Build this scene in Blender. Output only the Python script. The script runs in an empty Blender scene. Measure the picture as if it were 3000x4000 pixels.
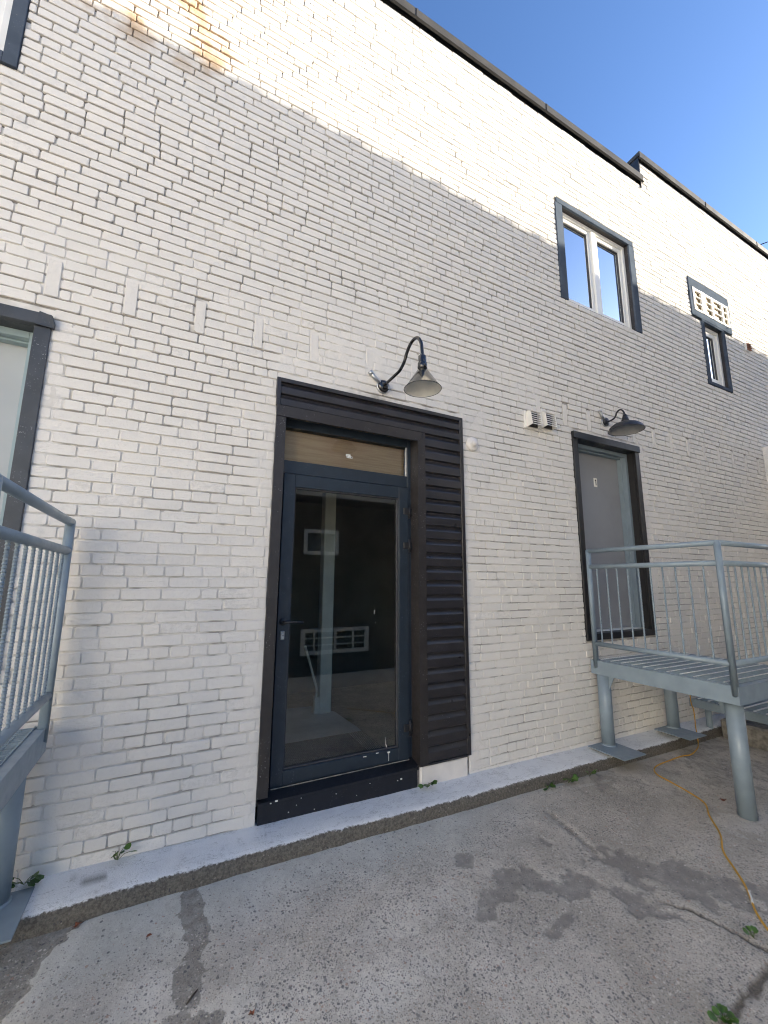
import bpy, bmesh, math, random
import numpy as np
from mathutils import Vector, Matrix

random.seed(7)
scene = bpy.context.scene
COL = scene.collection

# ---------------------------------------------------------------- camera, sky, sun, exposure
SUN_EL, SUN_AZ = math.radians(15.0), math.radians(109.0)      # azimuth clockwise from +Y
SUN_DIR = Vector((math.sin(SUN_AZ) * math.cos(SUN_EL), math.cos(SUN_AZ) * math.cos(SUN_EL), math.sin(SUN_EL)))

cam_d = bpy.data.cameras.new('camera')
cam = bpy.data.objects.new('camera', cam_d)
COL.objects.link(cam)
CR = Vector((0.89058434, -0.4547779, 0.0060487))
CU = Vector((-0.08048132, -0.14448813, 0.98622814))
CF = Vector((0.4476408, 0.87880615, 0.16527999))
CAM = Vector((0.0, -2.85, 1.62))
m = Matrix((CR, CU, -CF)).transposed().to_4x4()
m.translation = CAM
cam.matrix_world = m
cam_d.sensor_fit = 'HORIZONTAL'
cam_d.sensor_width = 36.0
cam_d.lens = 36.0 * 1605.3 / 3000.0
cam_d.clip_start = 0.05
cam_d.clip_end = 2000.0
scene.camera = cam

world = bpy.data.worlds.new('World')
scene.world = world
world.use_nodes = True
wn = world.node_tree
bg = wn.nodes['Background']
sky = wn.nodes.new('ShaderNodeTexSky')
sky.sky_type = 'NISHITA'
sky.sun_disc = False
sky.sun_elevation = SUN_EL
sky.sun_rotation = SUN_AZ
sky.altitude = 0.0
sky.air_density = 0.75
sky.dust_density = 0.7
sky.ozone_density = 4.5
wn.links.new(sky.outputs[0], bg.inputs[0])
bg.inputs[1].default_value = 0.05

sun_d = bpy.data.lights.new('sun', 'SUN')
sun_d.energy = 3.2
sun_d.angle = math.radians(0.35)
sun_d.color = (1.0, 0.90, 0.73)
sun = bpy.data.objects.new('sun', sun_d)
COL.objects.link(sun)
sun.rotation_euler = SUN_DIR.to_track_quat('Z', 'Y').to_euler()

vs = scene.view_settings
vs.view_transform = 'Standard'
vs.look = 'None'
vs.gamma = 1.0
vs.use_curve_mapping = False
vs.exposure = 3.03
scene.cycles.max_bounces = 10
scene.cycles.transparent_max_bounces = 12
scene.cycles.diffuse_bounces = 5
scene.cycles.use_denoising = True
scene.cycles.filter_width = 1.1

# ---------------------------------------------------------------- small noise library (numpy)
def lattice(ix, iz, seed):
    h = (ix.astype(np.int64) * 374761393 + iz.astype(np.int64) * 668265263 + seed * 1442695041) & 0x7fffffff
    h = ((h ^ (h >> 13)) * 1274126177) & 0x7fffffff
    h = h ^ (h >> 16)
    return (h & 0xffff) / 65535.0

def vnoise(x, z, s, seed=0):
    x = np.asarray(x, float) / s; z = np.asarray(z, float) / s
    ix = np.floor(x); iz = np.floor(z)
    fx = x - ix; fz = z - iz
    fx = fx * fx * (3 - 2 * fx); fz = fz * fz * (3 - 2 * fz)
    a = lattice(ix, iz, seed); b = lattice(ix + 1, iz, seed); c = lattice(ix, iz + 1, seed); d = lattice(ix + 1, iz + 1, seed)
    return (a * (1 - fx) + b * fx) * (1 - fz) + (c * (1 - fx) + d * fx) * fz

def fbm(x, z, s, seed=0, n=4):
    t = 0.0; w = 0.5; tot = 0.0
    for i in range(n):
        t = t + w * vnoise(x, z, s, seed + i * 17); tot += w
        s *= 0.5; w *= 0.5
    return t / tot

def sstep(a, b, x):
    t = np.clip((np.asarray(x, float) - a) / (b - a), 0, 1)
    return t * t * (3 - 2 * t)

# ---------------------------------------------------------------- materials
def new_mat(name):
    mt = bpy.data.materials.new(name)
    mt.use_nodes = True
    return mt, mt.node_tree, mt.node_tree.nodes['Principled BSDF']

class NT:
    def __init__(s, nt): s.nt = nt; s.L = nt.links.new
    def n(s, t, **k):
        o = s.nt.nodes.new(t)
        for a, b in k.items(): setattr(o, a, b)
        return o
    def put(s, sock, v):
        if hasattr(v, 'is_output'): s.L(v, sock)
        else: sock.default_value = v
    def math(s, op, a, b=0.0, clamp=False):
        o = s.n('ShaderNodeMath', operation=op, use_clamp=clamp)
        s.put(o.inputs[0], a); s.put(o.inputs[1], b); return o.outputs[0]
    def mix(s, f, a, b, blend='MIX'):
        o = s.n('ShaderNodeMix', data_type='RGBA', blend_type=blend)
        s.put(o.inputs[0], f)
        s.put(o.inputs[6], a if hasattr(a, 'is_output') else (*a, 1) if len(a) == 3 else a)
        s.put(o.inputs[7], b if hasattr(b, 'is_output') else (*b, 1) if len(b) == 3 else b)
        return o.outputs[2]
    def noise(s, vec, scale, detail=4.0, rough=0.55, out=0):
        o = s.n('ShaderNodeTexNoise')
        if vec is not None: s.L(vec, o.inputs['Vector'])
        o.inputs['Scale'].default_value = scale; o.inputs['Detail'].default_value = detail; o.inputs['Roughness'].default_value = rough
        return o.outputs[out]
    def vor(s, vec, scale, feature='F1', rnd=1.0):
        o = s.n('ShaderNodeTexVoronoi', feature=feature)
        if vec is not None: s.L(vec, o.inputs['Vector'])
        o.inputs['Scale'].default_value = scale; o.inputs['Randomness'].default_value = rnd
        return o
    def ramp(s, f, a, b, lo=0.0, hi=1.0):
        o = s.n('ShaderNodeMapRange'); o.interpolation_type = 'SMOOTHSTEP'
        s.put(o.inputs[0], f); o.inputs[1].default_value = a; o.inputs[2].default_value = b; o.inputs[3].default_value = lo; o.inputs[4].default_value = hi
        return o.outputs[0]
    def attr(s, name):
        o = s.n('ShaderNodeAttribute'); o.attribute_name = name; return o
    def pos(s): return s.n('ShaderNodeNewGeometry').outputs['Position']
    def obj(s): return s.n('ShaderNodeTexCoord').outputs['Object']
    def bump(s, h, strength=0.3, dist=0.01, nrm=None):
        o = s.n('ShaderNodeBump'); s.L(h, o.inputs['Height']); o.inputs['Strength'].default_value = strength; o.inputs['Distance'].default_value = dist
        if nrm is not None: s.L(nrm, o.inputs['Normal'])
        return o.outputs[0]
    def scaled(s, vec, sc):
        o = s.n('ShaderNodeVectorMath', operation='MULTIPLY'); s.L(vec, o.inputs[0]); o.inputs[1].default_value = sc; return o.outputs[0]

def simple(name, col, rough=0.5, metal=0.0, var=0.15, nscale=25.0, bump=0.12, bscale=220.0, spec=0.5, dirt=None):
    mt, nt, p = new_mat(name)
    k = NT(nt)
    ps = k.pos()
    n1 = k.noise(ps, nscale, 5.0)
    lo = tuple(c * (1 - var) for c in col); hi = tuple(min(1, c * (1 + var)) for c in col)
    c = k.mix(k.ramp(n1, 0.3, 0.7), lo, hi)
    if dirt is not None:
        n2 = k.noise(ps, 90.0, 3.0); n3 = k.noise(ps, 6.0, 3.0)
        f = k.math('MULTIPLY', k.ramp(n2, 0.62, 0.70), k.ramp(n3, 0.45, 0.7))
        c = k.mix(f, c, dirt)
    nt.links.new(c, p.inputs['Base Color'])
    p.inputs['Metallic'].default_value = metal
    p.inputs['Specular IOR Level'].default_value = spec
    r = k.ramp(k.noise(ps, nscale * 2.3, 3.0), 0.2, 0.8, rough * 0.8, min(1.0, rough * 1.2))
    nt.links.new(r, p.inputs['Roughness'])
    if bump > 0:
        nt.links.new(k.bump(k.noise(ps, bscale, 3.0), bump, 0.004), p.inputs['Normal'])
    return mt

PAINT = (0.74, 0.705, 0.65)
def wall_paint(name, mortar=False):
    mt, nt, p = new_mat(name)
    k = NT(nt)
    ps = k.pos()
    rnd = k.attr('rnd').outputs['Fac']
    base = k.mix(rnd, tuple(c * 0.955 for c in PAINT), tuple(min(1, c * 1.035) for c in PAINT))
    # faint warm or grey drift over the wall, grime smudges
    drift = k.ramp(k.noise(ps, 0.9, 3.0), 0.35, 0.7)
    base = k.mix(k.math('MULTIPLY', drift, 0.35), base, (0.70, 0.68, 0.65))
    sm = k.math('MULTIPLY', k.ramp(k.noise(ps, 2.2, 5.0, 0.65), 0.60, 0.74), k.ramp(k.noise(ps, 26.0, 4.0, 0.7), 0.38, 0.62))
    base = k.mix(k.math('MULTIPLY', sm, 0.55), base, (0.42, 0.40, 0.375))
    # paint missing on odd bricks
    bare = k.math('MULTIPLY', k.ramp(rnd, 0.955, 0.97), k.ramp(k.noise(ps, 30.0, 4.0, 0.7), 0.45, 0.6))
    base = k.mix(k.math('MULTIPLY', bare, 0.3), base, (0.50, 0.47, 0.43))
    # pin holes and specks
    sp = k.ramp(k.vor(ps, 55.0).outputs['Distance'], 0.05, 0.03)
    sp = k.math('MULTIPLY', sp, k.ramp(k.noise(ps, 14.0, 2.0), 0.60, 0.66))
    base = k.mix(k.math('MULTIPLY', sp, 0.8), base, (0.09, 0.075, 0.06))
    # rust bleeding through high up on the left of the wall
    xyz = k.n('ShaderNodeSeparateXYZ'); nt.links.new(ps, xyz.inputs[0])
    mx = k.math('MULTIPLY', k.ramp(xyz.outputs[2], 5.2, 5.5), k.ramp(xyz.outputs[0], 0.45, 0.05))
    rust = k.math('MULTIPLY', mx, k.ramp(k.noise(ps, 2.4, 4.0, 0.6), 0.42, 0.62))
    base = k.mix(k.math('MULTIPLY', rust, 0.75), base, (0.34, 0.19, 0.065))
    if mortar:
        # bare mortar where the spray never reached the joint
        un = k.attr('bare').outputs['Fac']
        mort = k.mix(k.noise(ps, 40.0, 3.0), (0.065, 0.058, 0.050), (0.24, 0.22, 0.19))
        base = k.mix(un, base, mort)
    nt.links.new(base, p.inputs['Base Color'])
    p.inputs['Roughness'].default_value = 0.85
    p.inputs['Specular IOR Level'].default_value = 0.0
    h1 = k.noise(ps, 38.0, 5.0, 0.6)
    h2 = k.noise(k.scaled(ps, (14.0, 60.0, 130.0)), 1.0, 3.0, 0.6)           # drag marks along the brick
    h2 = k.math('MULTIPLY', h2, k.ramp(rnd, 0.55, 0.95))
    h3 = k.noise(ps, 260.0, 2.0)
    h = k.math('ADD', k.math('MULTIPLY', h1, 1.0), k.math('ADD', k.math('MULTIPLY', h2, 0.9), k.math('MULTIPLY', h3, 0.12)))
    nt.links.new(k.bump(h, 0.8, 0.006), p.inputs['Normal'])
    return mt

M = {}
M['brick'] = wall_paint('painted_brick')
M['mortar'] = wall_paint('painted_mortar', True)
M['patch'] = simple('rough_grey_mortar', (0.46, 0.43, 0.39), 0.85, 0, 0.3, 18, 0.5, 60)
M['white_block'] = simple('painted_block', (0.74, 0.70, 0.65), 0.6, 0, 0.05, 10, 0.3, 40)
M['black_trim'] = simple('dark_brown_aluminium', (0.030, 0.026, 0.025), 0.42, 0, 0.15, 15, 0.06, 300, 0.5, (0.30, 0.30, 0.30))
M['siding'] = simple('black_vinyl_siding', (0.026, 0.024, 0.026), 0.33, 0, 0.25, 5, 0.06, 90, 0.6, (0.12, 0.12, 0.12))
M['navy'] = simple('navy_aluminium', (0.020, 0.030, 0.043), 0.38, 0, 0.10, 12, 0.03, 350, 0.5, (0.10, 0.11, 0.12))
M['navy_riser'] = simple('navy_black_paint', (0.009, 0.010, 0.014), 0.45, 0, 0.2, 10, 0.15, 80, 0.5, (0.07, 0.07, 0.075))
M['blue_trim'] = simple('slate_blue_trim', (0.080, 0.098, 0.126), 0.75, 0, 0.12, 6, 0.08, 150, 0.0, (0.20, 0.20, 0.20))
M['grey_trim'] = simple('charcoal_trim', (0.050, 0.054, 0.060), 0.45, 0, 0.15, 7, 0.08, 150, 0.45, (0.30, 0.30, 0.30))
M['door_black'] = simple('satin_black_trim', (0.018, 0.017, 0.017), 0.40, 0, 0.15, 9, 0.06, 150, 0.5)
M['door_grey'] = simple('grey_door_paint', (0.255, 0.262, 0.278), 0.5, 0, 0.05, 3, 0.08, 260)
M['door_frame'] = simple('blue_grey_frame_paint', (0.185, 0.235, 0.270), 0.48, 0, 0.06, 5, 0.08, 200)
M['door_lit'] = simple('lit_grey_door_paint', (0.40, 0.42, 0.425), 0.45, 0, 0.06, 2, 0.08, 260)  # lighter copy of the door grey; light on the left door put into colour
M['frame_lit'] = simple('lit_blue_frame_paint', (0.29, 0.37, 0.385), 0.45, 0, 0.06, 5, 0.08, 200)  # lighter copy of the frame paint, light on it put into colour
M['white_pvc'] = simple('white_vinyl_frame', (0.80, 0.79, 0.75), 0.35, 0, 0.03, 8, 0.02, 200)
M['dark_gasket'] = simple('dark_gasket', (0.05, 0.05, 0.055), 0.6, 0, 0.1, 8, 0.02, 200)
M['steel'] = simple('blue_grey_steel_paint', (0.225, 0.282, 0.325), 0.40, 0, 0.07, 9, 0.10, 380, 0.5)
M['steel_grate'] = simple('grating_paint', (0.25, 0.315, 0.36), 0.40, 0, 0.15, 20, 0.12, 300, 0.5)
M['rod'] = simple('white_rod_steel', (0.80, 0.81, 0.80), 0.35, 0.0, 0.12, 60, 0.05, 300, 0.6)  # near white colour of the cross rods
M['galv'] = simple('galvanised_metal', (0.50, 0.51, 0.51), 0.35, 0.85, 0.15, 40, 0.08, 90)
M['coping'] = simple('charcoal_coping_metal', (0.048, 0.047, 0.046), 0.55, 0.0, 0.18, 3, 0.12, 9, 0.12)
M['flash_black'] = simple('black_flashing', (0.015, 0.015, 0.017), 0.5, 0, 0.2, 8, 0.05, 90)
M['lamp_gloss'] = simple('glossy_black_enamel', (0.012, 0.012, 0.012), 0.08, 0, 0.1, 8, 0.0, 90, 0.9)
M['lamp_matt'] = simple('matt_black_enamel', (0.020, 0.020, 0.022), 0.45, 0, 0.15, 12, 0.06, 250, 0.5)
M['lamp_mirror'] = simple('black_chrome', (0.16, 0.155, 0.14), 0.10, 0.9, 0.05, 8, 0.0, 90, 0.8)
M['lamp_inside'] = simple('lamp_inner_white', (0.68, 0.66, 0.60), 0.5, 0, 0.05, 20, 0.02, 100)
M['lamp_inside_grey'] = simple('lamp_inner_grey', (0.36, 0.36, 0.35), 0.5, 0, 0.05, 20, 0.02, 100)
M['vent_white'] = simple('white_vent_plastic', (0.80, 0.77, 0.70), 0.45, 0, 0.04, 10, 0.03, 200)
M['vent_dark'] = simple('vent_dark_mesh', (0.06, 0.055, 0.05), 0.8)  # dark mesh of the screen behind the louvers
M['tan'] = simple('tan_louver_panel', (0.21, 0.15, 0.06), 0.6, 0, 0.12, 12, 0.05, 60)
M['cord'] = simple('yellow_cord_rubber', (0.58, 0.31, 0.035), 0.5, 0, 0.12, 30, 0.05, 200, 0.4)
M['tape'] = simple('white_tape', (0.75, 0.73, 0.66), 0.6, 0, 0.06, 60, 0.1, 200)
M['leaf'] = simple('weed_leaf', (0.060, 0.125, 0.022), 0.45, 0, 0.35, 60, 0.2, 120, 0.4)
M['stem'] = simple('weed_stem', (0.10, 0.13, 0.04), 0.6, 0, 0.2, 60, 0.1, 200)
M['dry_leaf'] = simple('dry_leaf', (0.20, 0.065, 0.03), 0.7, 0, 0.35, 80, 0.3, 200)
M['twig'] = simple('dry_twig', (0.07, 0.055, 0.04), 0.8, 0, 0.3, 80, 0.3, 200)
M['pebble'] = simple('loose_pebble', (0.45, 0.42, 0.37), 0.75, 0, 0.3, 60, 0.3, 150)
M['inside_wall'] = simple('inside_wall', (0.33, 0.335, 0.285), 0.8, 0, 0.12, 1.5, 0.05, 60)
M['inside_brown'] = simple('inside_brown_wall', (0.07, 0.040, 0.028), 0.7, 0, 0.2, 2, 0.05, 60)
M['inside_floor'] = simple('inside_floor_grey', (0.72, 0.745, 0.775), 0.6, 0, 0.1, 5, 0.1, 80)
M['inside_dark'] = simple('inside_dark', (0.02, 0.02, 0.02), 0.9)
M['mat'] = simple('ribbed_doormat', (0.085, 0.087, 0.097), 0.9, 0, 0.25, 60, 0.4, 200)
M['post_white'] = simple('white_post_paint', (0.78, 0.77, 0.69), 0.6, 0, 0.06, 6, 0.05, 60)
M['curtain'] = simple('pale_blue_blind', (0.66, 0.74, 0.82), 0.8, 0, 0.06, 3, 0.02, 60)
M['bounce_beige'] = simple('bounce_beige_render', (0.66, 0.62, 0.55), 0.8, 0, 0.08, 2, 0.2, 40)
M['bounce_render'] = simple('bounce_wall_render', (0.72, 0.68, 0.61), 0.8, 0, 0.08, 2, 0.2, 40)
M['paper'] = simple('paper_label', (0.78, 0.77, 0.72), 0.6, 0, 0.03, 50, 0.0)
M['ink'] = simple('label_ink', (0.05, 0.05, 0.05), 0.6, 0, 0.03, 50, 0.0)
M['cable_black'] = simple('black_cable_sheath', (0.006, 0.006, 0.007), 0.9, 0, 0.1, 10, 0.0, 90, 0.0)
M['rusty'] = simple('rust_brown_metal', (0.30, 0.15, 0.10), 0.7, 0, 0.3, 20, 0.2, 100)
M['concrete_side'] = simple('bare_concrete', (0.22, 0.205, 0.18), 0.88, 0, 0.35, 20, 0.6, 90)

def plywood():
    mt, nt, p = new_mat('plywood_panel'); k = NT(nt)
    ps = k.pos()
    g = k.noise(k.scaled(ps, (3.0, 20.0, 60.0)), 1.0, 5.0, 0.6)
    big = k.noise(ps, 1.8, 3.0)
    c = k.mix(k.ramp(g, 0.3, 0.7), (0.36, 0.25, 0.145), (0.50, 0.38, 0.235))
    c = k.mix(k.math('MULTIPLY', k.ramp(big, 0.4, 0.7), 0.5), c, (0.40, 0.22, 0.13))
    nt.links.new(c, p.inputs['Base Color']); p.inputs['Roughness'].default_value = 0.6
    return mt
M['ply'] = plywood()

def dark_brick():
    mt, nt, p = new_mat('opposite_brown_brick'); k = NT(nt)
    ps = k.pos()
    xyz = k.n('ShaderNodeSeparateXYZ'); nt.links.new(ps, xyz.inputs[0])
    cb = k.n('ShaderNodeCombineXYZ'); nt.links.new(xyz.outputs[0], cb.inputs[0]); nt.links.new(xyz.outputs[2], cb.inputs[1])
    b = k.n('ShaderNodeTexBrick'); nt.links.new(cb.outputs[0], b.inputs['Vector'])
    b.inputs['Color1'].default_value = (0.060, 0.040, 0.032, 1); b.inputs['Color2'].default_value = (0.042, 0.030, 0.025, 1); b.inputs['Mortar'].default_value = (0.075, 0.065, 0.058, 1)
    b.inputs['Scale'].default_value = 1.0; b.inputs['Brick Width'].default_value = 0.215; b.inputs['Row Height'].default_value = 0.068; b.inputs['Mortar Size'].default_value = 0.005
    nt.links.new(b.outputs[0], p.inputs['Base Color']); p.inputs['Roughness'].default_value = 0.8
    return mt
M['dark_brick'] = dark_brick()

def glass(name, ior=1.7, tint=(1, 1, 1), rough=0.0, refl=(1, 1, 1), extra=0.0):
    mt = bpy.data.materials.new(name); mt.use_nodes = True
    nt = mt.node_tree; k = NT(nt)
    out = nt.nodes['Material Output']; nt.nodes.remove(nt.nodes['Principled BSDF'])
    fr = k.n('ShaderNodeFresnel'); fr.inputs[0].default_value = ior
    tr = k.n('ShaderNodeBsdfTransparent'); tr.inputs[0].default_value = (*tint, 1)
    gl = k.n('ShaderNodeBsdfGlossy'); gl.inputs[0].default_value = (*refl, 1); gl.inputs['Roughness'].default_value = rough
    mx = k.n('ShaderNodeMixShader')
    f = k.math('ADD', fr.outputs[0], extra, True)
    nt.links.new(f, mx.inputs[0]); nt.links.new(tr.outputs[0], mx.inputs[1]); nt.links.new(gl.outputs[0], mx.inputs[2])
    nt.links.new(mx.outputs[0], out.inputs[0])
    return mt
M['door_glass'] = glass('door_glass', 1.66, (0.93, 0.95, 0.93))
M['window_glass'] = glass('window_glass', 1.9, (0.82, 0.90, 1.0), 0.0, (0.95, 0.98, 1.0), 0.50)
M['transom_glass'] = glass('transom_glass', 1.45, (0.95, 0.95, 0.93))

# ---------------------------------------------------------------- mesh builders
class MB:
    def __init__(s): s.v = []; s.f = []; s.sm = []
    def add(s, vs_, fs, smooth=False):
        o = len(s.v); s.v += [tuple(p) for p in vs_]
        for f in fs: s.f.append(tuple(i + o for i in f)); s.sm.append(smooth)
        return s
    def box(s, x0, x1, y0, y1, z0, z1, b=0.0):
        x0, x1 = min(x0, x1), max(x0, x1); y0, y1 = min(y0, y1), max(y0, y1); z0, z1 = min(z0, z1), max(z0, z1)
        if b <= 0:
            v = [(x0, y0, z0), (x1, y0, z0), (x1, y1, z0), (x0, y1, z0), (x0, y0, z1), (x1, y0, z1), (x1, y1, z1), (x0, y1, z1)]
            return s.add(v, [(0, 3, 2, 1), (4, 5, 6, 7), (0, 1, 5, 4), (1, 2, 6, 5), (2, 3, 7, 6), (3, 0, 4, 7)])
        b = min(b, (x1 - x0) * 0.45, (y1 - y0) * 0.45, (z1 - z0) * 0.45)
        bm = bmesh.new()
        r = bmesh.ops.create_cube(bm, size=1.0)
        for vv in bm.verts:
            vv.co = Vector(((x0 + x1) / 2 + vv.co.x * (x1 - x0), (y0 + y1) / 2 + vv.co.y * (y1 - y0), (z0 + z1) / 2 + vv.co.z * (z1 - z0)))
        bmesh.ops.bevel(bm, geom=list(bm.edges), offset=b, segments=1, affect='EDGES', profile=0.5)
        bm.verts.index_update()
        s.add([vv.co[:] for vv in bm.verts], [tuple(q.index for q in ff.verts) for ff in bm.faces])
        bm.free(); return s
    def tube(s, path, r, n=12, caps=True, smooth=True):
        P = [Vector(p) for p in path]
        rr = r if isinstance(r, (list, tuple)) else [r] * len(P)
        o = len(s.v); prev = None
        for i, p in enumerate(P):
            if i == 0: t = P[1] - P[0]
            elif i == len(P) - 1: t = P[-1] - P[-2]
            else: t = (P[i + 1] - p).normalized() + (p - P[i - 1]).normalized()
            if t.length < 1e-9: t = prev_t
            t.normalize(); prev_t = t
            if prev is None:
                u = t.orthogonal().normalized()
            else:
                u = (prev - t * prev.dot(t)).normalized()
            prev = u; w = t.cross(u)
            for j in range(n):
                a = 2 * math.pi * j / n
                s.v.append(tuple(p + (u * math.cos(a) + w * math.sin(a)) * rr[i]))
        for i in range(len(P) - 1):
            for j in range(n):
                k2 = (j + 1) % n
                s.f.append((o + i * n + j, o + i * n + k2, o + (i + 1) * n + k2, o + (i + 1) * n + j)); s.sm.append(smooth)
        if caps:
            s.f.append(tuple(o + j for j in reversed(range(n)))); s.sm.append(False)
            e = o + (len(P) - 1) * n
            s.f.append(tuple(e + j for j in range(n))); s.sm.append(False)
        return s
    def lathe(s, prof, c=(0, 0, 0), axis=(0, 0, 1), n=32, smooth=True, closed_ends=False):
        ax = Vector(axis).normalized(); u = ax.orthogonal().normalized(); w = ax.cross(u); c = Vector(c)
        o = len(s.v)
        for (r, h) in prof:
            for j in range(n):
                a = 2 * math.pi * j / n
                s.v.append(tuple(c + ax * h + (u * math.cos(a) + w * math.sin(a)) * r))
        for i in range(len(prof) - 1):
            for j in range(n):
                k2 = (j + 1) % n
                s.f.append((o + i * n + j, o + i * n + k2, o + (i + 1) * n + k2, o + (i + 1) * n + j)); s.sm.append(smooth)
        if closed_ends:
            s.f.append(tuple(o + j for j in reversed(range(n)))); s.sm.append(False)
            e = o + (len(prof) - 1) * n
            s.f.append(tuple(e + j for j in range(n))); s.sm.append(False)
        return s
    def prism_x(s, prof, x0, x1):
        # closed profile of (y, z) points extruded along x
        n = len(prof)
        v = [(x0, y, z) for y, z in prof] + [(x1, y, z) for y, z in prof]
        f = [(i, (i + 1) % n, n + (i + 1) % n, n + i) for i in range(n)]
        f += [tuple(reversed(range(n))), tuple(range(n, 2 * n))]
        return s.add(v, f)
    def prism(s, pts, d):
        # planar polygon pts extruded by the vector d
        n = len(pts); d = Vector(d)
        v = [tuple(p) for p in pts] + [tuple(Vector(p) + d) for p in pts]
        f = [(i, (i + 1) % n, n + (i + 1) % n, n + i) for i in range(n)]
        f += [tuple(reversed(range(n))), tuple(range(n, 2 * n))]
        return s.add(v, f)
    def mesh(s, name, mat):
        me = bpy.data.meshes.new(name)
        me.from_pydata(s.v, [], s.f)
        me.polygons.foreach_set('use_smooth', s.sm)
        if mat is not None: me.materials.append(mat)
        bm = bmesh.new(); bm.from_mesh(me); bmesh.ops.recalc_face_normals(bm, faces=bm.faces); bm.to_mesh(me); bm.free()
        return me
    def build(s, name, mat, parent=None, loc=None):
        o = bpy.data.objects.new(name, s.mesh(name, mat)); COL.objects.link(o)
        if loc is not None: o.location = loc
        if parent is not None:
            o.parent = parent
            if loc is None: o.location = -world_loc(parent)
        return o

def world_loc(o):
    p = Vector((0, 0, 0))
    while o is not None:
        p += o.location; o = o.parent
    return p

def tag(o, label=None, cat=None, group=None, kind=None):
    if label: o['label'] = label
    if cat: o['category'] = cat
    if group: o['group'] = group
    if kind: o['kind'] = kind
    return o

def thing(name, label, cat, loc=(0, 0, 0), group=None):
    o = bpy.data.objects.new(name, None); COL.objects.link(o)
    o.location = loc; o.empty_display_size = 0.1
    return tag(o, label, cat, group)

def inst(name, me, parent, loc, rot=None):
    o = bpy.data.objects.new(name, me); COL.objects.link(o)
    o.parent = parent; o.location = Vector(loc) - world_loc(parent)
    if rot is not None: o.rotation_euler = rot
    return o

def np_mesh(name, verts, faces, mat, attrs=None, smooth=True):
    me = bpy.data.meshes.new(name)
    me.from_pydata(verts.tolist() if hasattr(verts, 'tolist') else verts, [], faces.tolist() if hasattr(faces, 'tolist') else faces)
    if smooth: me.polygons.foreach_set('use_smooth', np.ones(len(me.polygons), bool))
    if mat is not None: me.materials.append(mat)
    for an, av in (attrs or {}).items():
        a = me.attributes.new(an, 'FLOAT', 'POINT'); a.data.foreach_set('value', np.asarray(av, np.float32))
    return me

def grid_faces(nx, ny):
    i = np.arange(nx - 1)[None, :] + np.arange(ny - 1)[:, None] * nx
    i = i.ravel()
    return np.stack([i, i + 1, i + nx + 1, i + nx], 1)

# ---------------------------------------------------------------- ground
def gz(x, y):
    return 0.05 - 0.012 * np.clip(x, -1.5, 6) + 0.04 * np.clip(np.asarray(y) + 0.25, -1.9, 0)

def seg_dist(x, y, pts):
    d = np.full(np.shape(x), 1e9)
    for (a, b) in zip(pts[:-1], pts[1:]):
        ax, ay = a; bx, by = b
        l2 = (bx - ax) ** 2 + (by - ay) ** 2
        t = np.clip(((x - ax) * (bx - ax) + (y - ay) * (by - ay)) / l2, 0, 1)
        d = np.minimum(d, np.hypot(x - ax - t * (bx - ax), y - ay - t * (by - ay)))
    return d

def blob(x, y, c, r, ang=0.0):
    dx, dy = x - c[0], y - c[1]
    ca, sa = math.cos(ang), math.sin(ang)
    return np.hypot((dx * ca + dy * sa) / r[0], (-dx * sa + dy * ca) / r[1])

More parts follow.
